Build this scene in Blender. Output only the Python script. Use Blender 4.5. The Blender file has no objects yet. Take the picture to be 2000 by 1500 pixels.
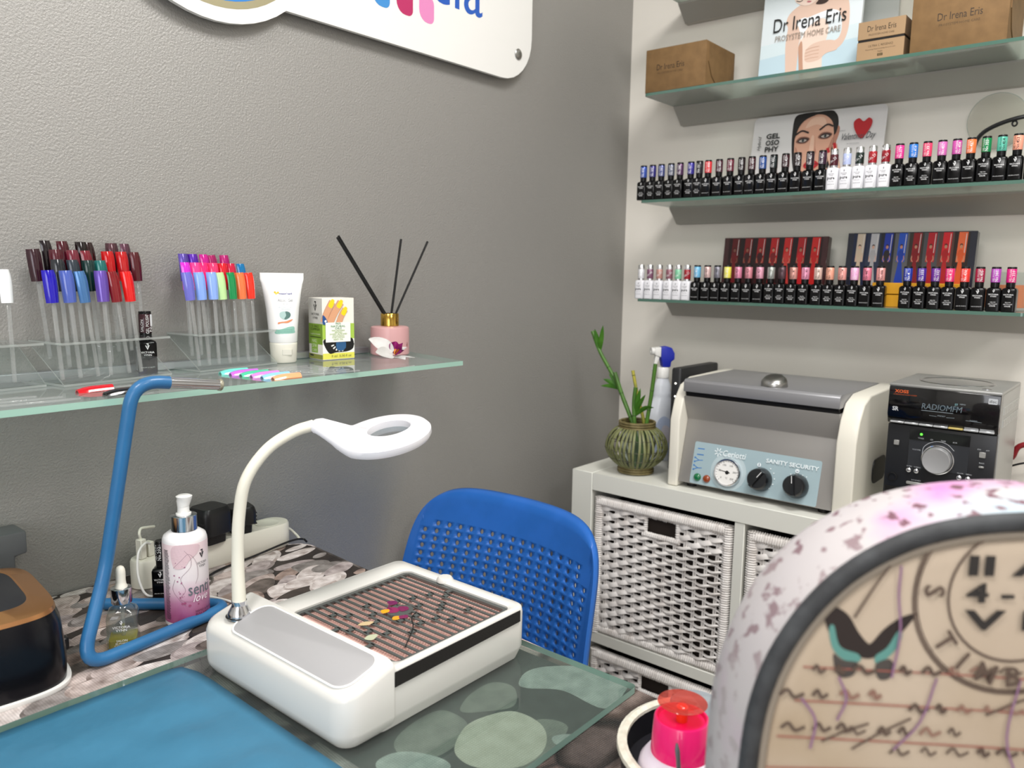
import bpy, bmesh, math, random
from mathutils import Vector, Matrix, Euler
random.seed(7)
PI = math.pi
for blk in (bpy.data.objects, bpy.data.meshes, bpy.data.materials, bpy.data.lights, bpy.data.cameras, bpy.data.curves):
    for it in list(blk): blk.remove(it)
S = bpy.context.scene
COL = S.collection

# ------------------------------------------------------------------ camera, world, lights, exposure
cam = bpy.data.cameras.new('camera'); co = bpy.data.objects.new('camera', cam); COL.objects.link(co)
Rm = Matrix(((0.64217258, 0.09583191, -0.76054627), (-0.76639347, 0.10094968, -0.63438964), (0.01598213, 0.99026532, 0.13827206)))
# camera axes -> world: columns are right, up, back
co.matrix_world = Matrix.Translation((-1.9122, -1.1933, 1.253)) @ Rm.to_4x4()
cam.sensor_width = 36.0; cam.lens = 27.713; cam.clip_start = 0.02; cam.clip_end = 50
cam.dof.use_dof = True; cam.dof.focus_distance = 1.1; cam.dof.aperture_fstop = 6.4
S.camera = co

w = bpy.data.worlds.new('world'); S.world = w; w.use_nodes = True
w.node_tree.nodes['Background'].inputs[0].default_value = (0.9, 0.95, 1.0, 1)
w.node_tree.nodes['Background'].inputs[1].default_value = 0.3

def area(name, loc, size, power, color, aim=None, sizey=None):
    l = bpy.data.lights.new(name, 'AREA'); l.shape = 'RECTANGLE'; l.size = size; l.size_y = sizey or size
    l.energy = power; l.color = color
    o = bpy.data.objects.new(name, l); COL.objects.link(o); o.location = loc
    d = (Vector(aim) - Vector(loc)) if aim else Vector((0, 0, -1))
    o.rotation_euler = d.to_track_quat('-Z', 'Y').to_euler()
    return o
area('ceiling_lamp_near', (-1.05, -1.12, 2.54), 0.6, 21, (1.0, 0.98, 0.955))
area('ceiling_lamp_left', (-2.6, -0.95, 2.54), 0.6, 21, (1.0, 0.98, 0.955))
area('ceiling_lamp_back', (-1.75, -2.6, 2.54), 0.55, 16, (1.0, 0.98, 0.955))
area('added_fill_light', (-3.55, -1.9, 1.5), 1.2, 15, (0.92, 0.94, 1.0), aim=(-0.5, -0.6, 1.2), sizey=1.3)  # soft fill light added behind the camera
S.view_settings.view_transform = 'Standard'; S.view_settings.look = 'None'
S.view_settings.exposure = 0.4; S.view_settings.gamma = 1.0; S.view_settings.use_curve_mapping = False

# ------------------------------------------------------------------ materials
def srgb(h):
    if isinstance(h, str):
        h = h.lstrip('#'); v = [int(h[i:i+2], 16)/255 for i in (0, 2, 4)]
    else: v = h
    return tuple(((c/12.92) if c <= 0.04045 else ((c+0.055)/1.055)**2.4) for c in v) + (1.0,)
MATS = {}
def mat(name, color='#808080', rough=0.5, metal=0.0, coat=0.0, spec=0.5, emit=None, estr=1.0, bump=None, noise=None, trans=0.0, ior=1.45, sub=0):
    if name in MATS: return MATS[name]
    m = bpy.data.materials.new(name); m.use_nodes = True; nt = m.node_tree; b = nt.nodes['Principled BSDF']
    b.inputs['Base Color'].default_value = srgb(color); b.inputs['Roughness'].default_value = rough
    b.inputs['Metallic'].default_value = metal; b.inputs['Coat Weight'].default_value = coat
    b.inputs['Specular IOR Level'].default_value = spec; b.inputs['Transmission Weight'].default_value = trans; b.inputs['IOR'].default_value = ior
    if emit:
        b.inputs['Emission Color'].default_value = srgb(emit); b.inputs['Emission Strength'].default_value = estr
    tc = nt.nodes.new('ShaderNodeTexCoord')
    if noise:   # (scale, colour2, lo, hi): real mottling of the surface
        n = nt.nodes.new('ShaderNodeTexNoise'); n.inputs['Scale'].default_value = noise[0]; n.inputs['Detail'].default_value = 5
        r = nt.nodes.new('ShaderNodeValToRGB'); r.color_ramp.elements[0].position = noise[2]; r.color_ramp.elements[1].position = noise[3]
        r.color_ramp.elements[0].color = srgb(color); r.color_ramp.elements[1].color = srgb(noise[1])
        nt.links.new(tc.outputs['Object'], n.inputs['Vector']); nt.links.new(n.outputs['Fac'], r.inputs['Fac']); nt.links.new(r.outputs['Color'], b.inputs['Base Color'])
    if bump:    # (scale, strength, distance)
        n = nt.nodes.new('ShaderNodeTexNoise'); n.inputs['Scale'].default_value = bump[0]; n.inputs['Detail'].default_value = 3
        bp = nt.nodes.new('ShaderNodeBump'); bp.inputs['Strength'].default_value = bump[1]; bp.inputs['Distance'].default_value = bump[2]
        nt.links.new(tc.outputs['Object'], n.inputs['Vector']); nt.links.new(n.outputs['Fac'], bp.inputs['Height']); nt.links.new(bp.outputs['Normal'], b.inputs['Normal'])
    MATS[name] = m; return m
def clear(name, tint='#ffffff', rough=0.02, ior=1.45, haze=0.0, hazecol='#ffffff', refl=1.0):
    """thin clear sheet: Fresnel mirror over tinted transparency, with an optional share of diffuse haze"""
    if name in MATS: return MATS[name]
    m = bpy.data.materials.new(name); m.use_nodes = True; nt = m.node_tree; nt.nodes.remove(nt.nodes['Principled BSDF'])
    out = nt.nodes['Material Output']
    t = nt.nodes.new('ShaderNodeBsdfTransparent'); t.inputs[0].default_value = srgb(tint)
    g = nt.nodes.new('ShaderNodeBsdfGlossy'); g.inputs['Roughness'].default_value = rough
    f = nt.nodes.new('ShaderNodeFresnel'); f.inputs[0].default_value = ior
    mf = nt.nodes.new('ShaderNodeMath'); mf.operation = 'MULTIPLY'; mf.inputs[1].default_value = refl; mf.use_clamp = True
    ge = nt.nodes.new('ShaderNodeNewGeometry'); fl = nt.nodes.new('ShaderNodeMath'); fl.operation = 'SUBTRACT'; fl.inputs[0].default_value = 1.0
    nt.links.new(ge.outputs['Backfacing'], fl.inputs[1]); m_ = nt.nodes.new('ShaderNodeMath'); m_.operation = 'MULTIPLY'
    nt.links.new(f.outputs[0], m_.inputs[0]); nt.links.new(fl.outputs[0], m_.inputs[1]); nt.links.new(m_.outputs[0], mf.inputs[0])
    mx = nt.nodes.new('ShaderNodeMixShader'); src = t
    if haze > 0:
        d = nt.nodes.new('ShaderNodeBsdfDiffuse'); d.inputs[0].default_value = srgb(hazecol)
        tr = nt.nodes.new('ShaderNodeBsdfTranslucent'); tr.inputs[0].default_value = srgb(hazecol)
        m0 = nt.nodes.new('ShaderNodeMixShader'); m0.inputs[0].default_value = 0.5
        nt.links.new(d.outputs[0], m0.inputs[1]); nt.links.new(tr.outputs[0], m0.inputs[2])
        m1 = nt.nodes.new('ShaderNodeMixShader'); m1.inputs[0].default_value = haze
        nt.links.new(t.outputs[0], m1.inputs[1]); nt.links.new(m0.outputs[0], m1.inputs[2]); src = m1
    nt.links.new(mf.outputs[0], mx.inputs[0]); nt.links.new(src.outputs[0], mx.inputs[1]); nt.links.new(g.outputs[0], mx.inputs[2])
    nt.links.new(mx.outputs[0], out.inputs['Surface'])
    MATS[name] = m; return m

# ------------------------------------------------------------------ mesh helpers
def bm_new(): return bmesh.new()
def xf(bm, vs, M):
    for v in vs: v.co = M @ v.co
def bx(bm, x0, x1, y0, y1, z0, z1, M=None, mi=0):
    vs = [bm.verts.new((x, y, z)) for x in (x0, x1) for y in (y0, y1) for z in (z0, z1)]
    fs = []
    for q in ((0,1,3,2), (4,6,7,5), (0,4,5,1), (2,3,7,6), (0,2,6,4), (1,5,7,3)):
        f = bm.faces.new([vs[i] for i in q]); f.material_index = mi; fs.append(f)
    if M: xf(bm, vs, M)
    return vs
def prism(bm, pts, z0, z1, M=None, mi=0, cap=True):
    a = [bm.verts.new((p[0], p[1], z0)) for p in pts]; b = [bm.verts.new((p[0], p[1], z1)) for p in pts]
    n = len(pts)
    for i in range(n):
        f = bm.faces.new((a[i], a[(i+1) % n], b[(i+1) % n], b[i])); f.material_index = mi
    if cap:
        f = bm.faces.new(a[::-1]); f.material_index = mi
        f = bm.faces.new(b); f.material_index = mi
    if M: xf(bm, a+b, M)
    return a+b
def lathe(bm, prof, n=24, M=None, mi=0, sx=1.0, sy=1.0, a0=0.0, close=True):
    rings = []
    for r, z in prof:
        if r < 1e-6: rings.append([bm.verts.new((0, 0, z))])
        else: rings.append([bm.verts.new((r*sx*math.cos(a0+2*PI*i/n), r*sy*math.sin(a0+2*PI*i/n), z)) for i in range(n)])
    for A, B in zip(rings, rings[1:]):
        for i in range(n):
            j = (i+1) % n
            if len(A) == 1 and len(B) == 1: continue
            if len(A) == 1: f = bm.faces.new((A[0], B[j], B[i]))
            elif len(B) == 1: f = bm.faces.new((A[i], A[j], B[0]))
            else: f = bm.faces.new((A[i], A[j], B[j], B[i]))
            f.material_index = mi
    vs = [v for R in rings for v in R]
    if M: xf(bm, vs, M)
    return vs
def spline(pts, n):
    """Catmull-Rom resample of a list of Vectors"""
    P = [Vector(p) for p in pts]; P = [2*P[0]-P[1]] + P + [2*P[-1]-P[-2]]; out = []
    segs = len(P)-3
    for i in range(segs):
        for k in range(n):
            t = k/n; a, b, c, d = P[i:i+4]
            out.append(0.5*((2*b)+(c-a)*t+(2*a-5*b+4*c-d)*t*t+(3*b-a-3*c+d)*t**3))
    out.append(P[-2]); return out
def tube(bm, pts, r, n=10, M=None, mi=0, cap=True, closed=False, flat=1.0, up=None):
    pts = [Vector(p) for p in pts]; m = len(pts); rad = r if isinstance(r, (list, tuple)) else [r]*m
    rings = []; N = None
    for i, p in enumerate(pts):
        if closed: t = pts[(i+1) % m]-pts[i-1]
        else: t = pts[min(i+1, m-1)]-pts[max(i-1, 0)]
        t = t.normalized()
        if N is None:
            ref = Vector(up) if up else (Vector((0, 0, 1)) if abs(t.z) < 0.9 else Vector((1, 0, 0)))
            N = (ref - t*ref.dot(t)).normalized()
        else: N = (N - t*N.dot(t)).normalized()
        B = t.cross(N)
        rings.append([bm.verts.new(p + (N*math.cos(2*PI*k/n)*flat + B*math.sin(2*PI*k/n))*rad[i]) for k in range(n)])
    for i in range(m if closed else m-1):
        A, Bq = rings[i], rings[(i+1) % m]
        for k in range(n):
            f = bm.faces.new((A[k], A[(k+1) % n], Bq[(k+1) % n], Bq[k])); f.material_index = mi
    if cap and not closed:
        f = bm.faces.new(rings[0][::-1]); f.material_index = mi
        f = bm.faces.new(rings[-1]); f.material_index = mi
    vs = [v for R in rings for v in R]
    if M: xf(bm, vs, M)
    return vs
def rrect(w, h, r, n=5, cx=0, cy=0):
    out = []
    for sx, sy, a in ((1, 1, 0), (-1, 1, PI/2), (-1, -1, PI), (1, -1, 3*PI/2)):
        for k in range(n+1):
            t = a + PI/2*k/n
            out.append((cx+sx*(w/2-r)+r*math.cos(t), cy+sy*(h/2-r)+r*math.sin(t)))
    return out
def circ(r, n=24, cx=0, cy=0, ry=None, a0=0):
    return [(cx+r*math.cos(a0+2*PI*i/n), cy+(ry or r)*math.sin(a0+2*PI*i/n)) for i in range(n)]
def loft(bm, loops, M=None, mi=0, cap0=True, cap1=True):
    rings = [[bm.verts.new(p) for p in L] for L in loops]; n = len(rings[0])
    for A, B in zip(rings, rings[1:]):
        for i in range(n):
            f = bm.faces.new((A[i], A[(i+1) % n], B[(i+1) % n], B[i])); f.material_index = mi
    if cap0: bm.faces.new(rings[0][::-1]).material_index = mi
    if cap1: bm.faces.new(rings[-1]).material_index = mi
    vs = [v for R in rings for v in R]
    if M: xf(bm, vs, M)
    return vs
def rloft(bm, spec, n=5, M=None, mi=0):
    """stack of rounded rectangles (w, d, r, z)"""
    return loft(bm, [[(p[0], p[1], z) for p in rrect(w, d, r, n)] for w, d, r, z in spec], M, mi)
def bevel(bm, wd, seg=2, ang=0.6):
    bmesh.ops.remove_doubles(bm, verts=bm.verts, dist=1e-6)
    bmesh.ops.recalc_face_normals(bm, faces=bm.faces)
    es = [e for e in bm.edges if len(e.link_faces) == 2 and e.calc_face_angle(0) > ang]
    if es: bmesh.ops.bevel(bm, geom=es, offset=wd, segments=seg, affect='EDGES', profile=0.5, clamp_overlap=True)
def link(name, me, parent=None, loc=None, rot=None):
    o = bpy.data.objects.new(name, me); COL.objects.link(o)
    if parent: o.parent = parent
    if loc is not None: o.location = loc
    if rot is not None: o.rotation_euler = rot
    return o
def obj(name, bm, m, parent=None, loc=None, rot=None, smooth=True, ang=40, label=None):
    if not isinstance(m, (list, tuple)): m = [m]
    bmesh.ops.recalc_face_normals(bm, faces=bm.faces)
    me = bpy.data.meshes.new(name); bm.to_mesh(me); bm.free()
    for q in m: me.materials.append(q)
    if smooth:
        me.polygons.foreach_set('use_smooth', [True]*len(me.polygons))
        me.set_sharp_from_angle(angle=math.radians(ang))
    o = link(name, me, parent, loc, rot)
    if label: o['label'] = label
    return o
def tag(o, label, cat, group=None, kind=None):
    o['label'] = label; o['category'] = cat
    if group: o['group'] = group
    if kind: o['kind'] = kind
    return o
def thing(name, label, cat, loc=(0, 0, 0), rz=0, group=None):
    o = link(name, None, None, loc, (0, 0, rz)); o.empty_display_size = 0.02
    return tag(o, label, cat, group)
def struct(name, bm, m, label=None, smooth=False):
    o = obj(name, bm, m, smooth=smooth); o['kind'] = 'structure'
    if label: o['label'] = label
    return o

# ------------------------------------------------------------------ flat print and lettering
_txt = {}
def text_geo(s, res=2, shear=0.0, bold=0.0, spacing=1.0):
    key = (s, res, shear, bold, spacing)
    if key in _txt: return _txt[key]
    cu = bpy.data.curves.new('t', 'FONT'); cu.body = s; cu.resolution_u = res; cu.shear = shear; cu.offset = bold; cu.space_character = spacing
    o = bpy.data.objects.new('t', cu); COL.objects.link(o)
    dg = bpy.context.evaluated_depsgraph_get(); me = bpy.data.meshes.new_from_object(o.evaluated_get(dg))
    V = [(v.co.x, v.co.y) for v in me.vertices]; F = [tuple(p.vertices) for p in me.polygons]
    bpy.data.objects.remove(o); bpy.data.curves.remove(cu); bpy.data.meshes.remove(me)
    if V:
        x0 = min(v[0] for v in V); x1 = max(v[0] for v in V); y0 = min(v[1] for v in V); y1 = max(v[1] for v in V)
        V = [(v[0]-(x0+x1)/2, v[1]-(y0+y1)/2) for v in V]; dim = (x1-x0, y1-y0)
    else: dim = (1, 1)
    _txt[key] = (V, F, dim); return _txt[key]
class Print:
    """flat printed shapes on one face: polygons and letters, each layer 0.06 mm above the last"""
    def __init__(self, step=0.00006, base=0.0001): self.V = []; self.F = []; self.MI = []; self.mats = []; self.step = step; self.base = base; self.layer = 0
    def mi(self, m):
        if m not in self.mats: self.mats.append(m)
        return self.mats.index(m)
    def poly(self, pts, m, layer=None):
        if layer is None: self.layer += 1; layer = self.layer
        n = len(self.V); z = self.base+layer*self.step
        self.V += [(p[0], p[1], z) for p in pts]; self.F.append(tuple(range(n, n+len(pts)))); self.MI.append(self.mi(m))
    def blob(self, ctrl, m, n=6, layer=None):
        P = [Vector((p[0], p[1], 0)) for p in ctrl]; out = []; k = len(P)
        for i in range(k):
            a, b, c, d = P[i-1], P[i], P[(i+1) % k], P[(i+2) % k]
            for q in range(n):
                t = q/n; v = 0.5*((2*b)+(c-a)*t+(2*a-5*b+4*c-d)*t*t+(3*b-a-3*c+d)*t**3); out.append((v.x, v.y))
        self.poly(out, m, layer)
    def line(self, pts, wd, m, layer=None, n=4):
        P = spline([(p[0], p[1], 0) for p in pts], n) if len(pts) > 2 else [Vector((p[0], p[1], 0)) for p in pts]
        L = []; Rr = []
        for i, p in enumerate(P):
            t = (P[min(i+1, len(P)-1)]-P[max(i-1, 0)]).normalized(); nv = Vector((-t.y, t.x, 0))*wd/2
            L.append(p+nv); Rr.append(p-nv)
        if layer is None: self.layer += 1; layer = self.layer
        z = self.base+layer*self.step; b = len(self.V)
        for l, r in zip(L, Rr): self.V += [(l.x, l.y, z), (r.x, r.y, z)]
        for i in range(len(P)-1): self.F.append((b+2*i, b+2*i+1, b+2*i+3, b+2*i+2)); self.MI.append(self.mi(m))
    def text(self, s, cx, cy, m, w=None, h=None, rot=0.0, res=2, shear=0.0, bold=0.0, layer=None, sq=1.0, spacing=1.0):
        V, F, (tw, th) = text_geo(s, res, shear, bold, spacing)
        if w and h: kx, ky = w/tw, h/th
        elif w: kx = ky = w/tw; ky *= sq
        else: kx = ky = h/th; kx *= sq
        if layer is None: self.layer += 1; layer = self.layer
        z = self.base+layer*self.step; b = len(self.V); c, sn = math.cos(rot), math.sin(rot)
        for x, y in V:
            x *= kx; y *= ky; self.V.append((cx+x*c-y*sn, cy+x*sn+y*c, z))
        for f in F: self.F.append(tuple(b+i for i in f)); self.MI.append(self.mi(m))
    def fine(self, L=.004):
        """cut the print into small faces so that it follows a curved wall"""
        bm = bm_new(); vs = [bm.verts.new(v) for v in self.V]
        for f, k in zip(self.F, self.MI):
            try: bm.faces.new([vs[i] for i in f]).material_index = k
            except ValueError: pass
        bmesh.ops.triangulate(bm, faces=[f for f in bm.faces if max(e.calc_length() for e in f.edges) > L])
        for _ in range(4):
            es = [e for e in bm.edges if e.calc_length() > L]
            if not es: break
            bmesh.ops.subdivide_edges(bm, edges=es, cuts=1); bmesh.ops.triangulate(bm, faces=[f for f in bm.faces if len(f.verts) > 3])
        bm.verts.index_update(); self.V = [tuple(v.co) for v in bm.verts]; self.F = [tuple(v.index for v in f.verts) for f in bm.faces]; self.MI = [f.material_index for f in bm.faces]; bm.free(); return self
    def wrap(self, R, z0=0.0, a0=0.0, up='Z'):
        """bend the print round a cylinder of radius R: x runs round, y runs up"""
        out = []
        for x, y, z in self.V:
            a = a0 + x/R; rr = R+z; out.append((rr*math.sin(a), -rr*math.cos(a), z0+y))
        self.V = out; return self
    def mesh(self, name, o=None, u=None, v=None):
        V = self.V
        if o is not None:
            o, u, v = Vector(o), Vector(u), Vector(v); n = u.cross(v).normalized()
            V = [tuple(o+u*a+v*b+n*c) for a, b, c in V]
        me = bpy.data.meshes.new(name); me.from_pydata(V, [], self.F)
        for m in self.mats: me.materials.append(m)
        me.polygons.foreach_set('material_index', self.MI); me.update(); return me
    def put(self, name, parent, o=None, u=None, v=None, label=None, loc=None, rot=None):
        ob = link(name, self.mesh(name, o, u, v), parent, loc, rot)
        if label: ob['label'] = label
        return ob
def ink(c, rough=0.5): return mat('ink_'+c.strip('#')+('' if rough == 0.5 else '_%d' % int(rough*100)), c, rough)
WHITE_INK = ink('#e8e8e8'); BLACK_INK = ink('#141414')
def vlogo(P, cx, cy, h, m):
    """the maker's mark: a narrow V with a small 7 inside"""
    w = h*0.62; t = h*0.13; y0 = cy-h/2; y1 = cy+h/2
    P.poly([(cx-w/2, y1-h*.32), (cx-w/2+t*1.2, y1-h*.32), (cx, y0+h*.22), (cx, y0)], m)
    L = P.layer
    P.poly([(cx+w/2, y1-h*.32), (cx, y0), (cx, y0+h*.22), (cx+w/2-t*1.2, y1-h*.32)], m, L)
    P.poly([(cx-w*.2, y1), (cx+w*.28, y1), (cx+w*.28, y1-t), (cx-w*.2, y1-t)], m, L)
    P.poly([(cx+w*.28, y1-t), (cx+w*.28-t, y1-t), (cx-t*.2, y0+h*.42), (cx+t*.3, y0+h*.42)], m, L)
# ------------------------------------------------------------------ the room
def wall_mat(name, c, bscale, bstr, rough, spec=0.5, metal=0.0):
    m = mat(name, c, rough, metal, spec=spec)
    nt = m.node_tree; b = nt.nodes['Principled BSDF']; tc = nt.nodes.new('ShaderNodeTexCoord')
    n = nt.nodes.new('ShaderNodeTexNoise'); n.inputs['Scale'].default_value = bscale; n.inputs['Detail'].default_value = 4; n.inputs['Roughness'].default_value = 0.6
    bp = nt.nodes.new('ShaderNodeBump'); bp.inputs['Strength'].default_value = bstr; bp.inputs['Distance'].default_value = 0.002
    nt.links.new(tc.outputs['Object'], n.inputs['Vector']); nt.links.new(n.outputs['Fac'], bp.inputs['Height']); nt.links.new(bp.outputs['Normal'], b.inputs['Normal'])
    return m
GREYW = wall_mat('grey_satin_paint', '#9d9b97', 300, 0.6, 0.42, 0.6, 0.35)
WHITEW = wall_mat('white_wall_paint', '#ebe6dc', 120, 0.08, 0.6)
PLAIN = mat('plain_white_paint', '#dcdad6', 0.8)
FLOORM = mat('floor_tile', '#8c8782', 0.4, noise=(6, '#9a958e', 0.35, 0.65))
FZ = -0.04
bm = bm_new(); bx(bm, -3.8, 0.1, 0, 0.1, FZ, 2.6); struct('wall_left', bm, GREYW)
bm = bm_new(); bx(bm, 0, 0.1, -3.8, 0, FZ, 2.6); struct('wall_right', bm, WHITEW)
bm = bm_new(); bx(bm, -3.9, 0.1, -3.9, -3.8, FZ, 2.6); struct('wall_back', bm, PLAIN)
bm = bm_new(); bx(bm, -3.9, -3.8, -3.8, 0.1, FZ, 2.6); struct('wall_front', bm, PLAIN)
bm = bm_new(); bx(bm, -3.9, 0.1, -3.9, 0.1, FZ-.1, FZ); struct('floor', bm, FLOORM)
bm = bm_new(); bx(bm, -3.9, 0.1, -3.9, 0.1, 2.6, 2.7); struct('ceiling', bm, PLAIN)

# ------------------------------------------------------------------ shared materials
WPLAST = mat('white_plastic', '#e9e8e4', 0.3, coat=0.3)
CREAM = mat('cream_plastic', '#e4e1d3', 0.35)
WARMW = mat('warm_white_plastic', '#e3dfd2', 0.32)
BLACKP = mat('black_plastic', '#121214', 0.35)
BLACKG = mat('black_gloss', '#08080a', 0.1, coat=0.5)
CHROME = mat('chrome', '#d9dade', 0.12, 1.0)
STEEL = mat('brushed_steel', '#a8a7a4', 0.3, 1.0)
ALU = mat('satin_aluminium', '#c4c7cc', 0.38, 0.85)
GOLD = mat('polished_brass', '#d0a850', 0.16, 1.0)
ACRY = clear('clear_acrylic', '#f4f7f6', 0.02, 1.42, haze=0.05, refl=1.0)
ACRYE = clear('acrylic_edge', '#e6ecea', 0.1, 1.45, haze=0.45, hazecol='#e6e9e6')
STEMM = clear('clear_stick', '#f2f4f4', 0.04, 1.5, haze=0.2, hazecol='#f8f8f6')
SHELFG = clear('shelf_glass', '#eef6f2', 0.015, 1.9, haze=0.28, hazecol='#f0f6f3')
SHELFE = mat('shelf_glass_edge', '#9cc0b0', 0.15, coat=0.4)
FROST = clear('frosted_shelf_glass', '#dde8e2', 0.25, 1.6, haze=0.55, hazecol='#dfe5df')
FROSTE = mat('dark_green_glass_edge', '#4d6f62', 0.15, coat=0.4)

def glass_slab(name, pts, z0, z1, gm, em, parent):
    bm = bm_new(); prism(bm, pts, z0, z1)
    bmesh.ops.recalc_face_normals(bm, faces=bm.faces)
    for f in bm.faces: f.material_index = 0 if abs(f.normal.z) > 0.9 else 1
    return obj(name, bm, [gm, em], parent, smooth=False)

# ------------------------------------------------------------------ glass shelf on the grey wall
ZS = 1.098
t = thing('wall_shelf', 'clear glass wall shelf in an aluminium rail on the grey wall', 'shelf', (0, 0, 0))
glass_slab('glass_panel', [(-2.1, -.237), (-.895, -.23), (-.846, -.006), (-2.1, -.006)], ZS-.008, ZS, SHELFG, SHELFE, t)
bm = bm_new(); bx(bm, -2.1, -.93, -.016, -.0005, ZS+.0005, ZS+.012); bx(bm, -2.1, -.93, -.0055, -.0005, ZS-.014, ZS+.0005); bx(bm, -2.1, -.93, -.018, -.0005, ZS-.014, ZS-.0085); bevel(bm, .001, 1)
obj('rail', bm, ALU, t)

# nail sample sticks
def nail_bm():
    bm = bm_new(); N = 8; Mz = 6; g = []
    for j in range(Mz+1):
        v = j/Mz; z = .1005+.0415*v; wd = .0083*(0.93+.1*math.sin(v*PI*.8)); row = []
        if v > .9: wd *= .94
        for i in range(N+1):
            a = (i/N*2-1)*1.12
            row.append((wd*math.sin(a)/math.sin(1.12), -.0062*(math.cos(a)-math.cos(1.12))/(1-math.cos(1.12))+.002+.0010*v*v+.0025*max(0, v-.55)**2*5, z))
        g.append(row)
    out = [[bm.verts.new(p) for p in r] for r in g]; inn = [[bm.verts.new((p[0]*.9, p[1]+.0016, p[2])) for p in r] for r in g]
    for j in range(Mz):
        for i in range(N):
            bm.faces.new((out[j][i], out[j][i+1], out[j+1][i+1], out[j+1][i])); bm.faces.new((inn[j][i], inn[j+1][i], inn[j+1][i+1], inn[j][i+1]))
    for i in range(N):
        bm.faces.new((out[0][i], inn[0][i], inn[0][i+1], out[0][i+1])); bm.faces.new((out[Mz][i], out[Mz][i+1], inn[Mz][i+1], inn[Mz][i]))
    for j in range(Mz):
        bm.faces.new((out[j][0], out[j+1][0], inn[j+1][0], inn[j][0])); bm.faces.new((out[j][N], inn[j][N], inn[j+1][N], out[j+1][N]))
    return bm
def stem_bm():
    bm = bm_new(); bx(bm, -.0026, .0026, -.0011, .0013, 0, .108); bevel(bm, .0006, 1); return bm
def me_from(name, bm, mats):
    o = obj(name, bm, mats); me = o.data; bpy.data.objects.remove(o); return me
_nail = me_from('nail_tip', nail_bm(), [PLAIN]); _stem = me_from('stem', stem_bm(), [STEMM])
_nm = {}
def nail_mesh(c, rough=0.12, metal=0.0):
    k = (c, rough, metal)
    if k not in _nm:
        me = _nail.copy(); me.materials.clear(); me.materials.append(mat('nail_%s_%d' % (c.strip('#'), metal*10), c, rough, metal, coat=0.6)); _nm[k] = me
    return _nm[k]
def stick(name, label, group, c, M, metal=0.0):
    t = link(name, None); t.empty_display_size = .01; t.matrix_world = M; tag(t, label, 'nail sample', group)
    link('nail_tip', nail_mesh(c, 0.14 if metal == 0 else 0.25, metal), t); link('stem', _stem, t); return t
# Z-shaped acrylic racks: top plate with holes, sloping back, foot plate
RD, RH = .078, .054
def rack(origin, rot, length, holes, label):
    t = thing('nail_rack', label, 'display rack', (origin[0], origin[1], ZS+.0005), rot)
    th = .003
    bm = bm_new(); bx(bm, 0, length, 0, RD, 0, th); bmesh.ops.recalc_face_normals(bm, faces=bm.faces)
    for f in bm.faces: f.material_index = 0 if abs(f.normal.z) > .9 else 1
    obj('foot_plate', bm, [ACRY, ACRYE], t, smooth=False)
    bm = bm_new(); prism(bm, [(0, th), (RD-.0015, RH), (RD+.0015, RH), (.003, th)], 0, length, Matrix(((0, 0, 1, 0), (1, 0, 0, 0), (0, 1, 0, 0), (0, 0, 0, 1))))
    bmesh.ops.recalc_face_normals(bm, faces=bm.faces)
    for f in bm.faces: f.material_index = 1 if abs(f.normal.x) > .9 else 0
    obj('back_slope', bm, [ACRY, ACRYE], t, smooth=False)
    bm = bm_new(); bx(bm, 0, length, 0, RD, RH, RH+th); bmesh.ops.recalc_face_normals(bm, faces=bm.faces)
    for f in bm.faces: f.material_index = 0 if abs(f.normal.z) > .9 else 1
    tp = obj('top_plate', bm, [ACRY, ACRYE], t, smooth=False)
    for s, d in holes:
        bm = bm_new(); M = Matrix.Translation((s, d, RH+th/2)); tube(bm, [(.0038*math.cos(a*PI/4), .0038*math.sin(a*PI/4), 0) for a in range(8)], .0007, 4, M, closed=True)
        obj('hole_rim', bm, ACRYE, tp)
    return t
def rack_sticks(origin, rot, rows, group, words):
    """rows: (depth, [(s, lean, colour, metal, colour word)])"""
    holes = []
    base = Matrix.Translation((origin[0], origin[1], ZS+.0005)) @ Matrix.Rotation(rot, 4, 'Z')
    for ri, (d, items) in enumerate(rows):
        for s, lean, c, metal, cw in items:
            zb = .004+max(0, (d-.004))/RD*RH
            hx = s + lean*(RH-zb); holes.append((hx, d))
            M = base @ Matrix.Translation((s, d, zb)) @ Matrix.Rotation(lean, 4, 'Y') @ Matrix.Rotation(random.uniform(-.35, .35), 4, 'Z')
            stick('nail_stick', '%s nail sample on a clear stick in %s, %s row' % (cw, words, ('front', 'second', 'third', 'back')[ri]), group, c, M, metal)
    return holes
O2, R2 = (-1.509, -.103), math.radians(9)
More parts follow.
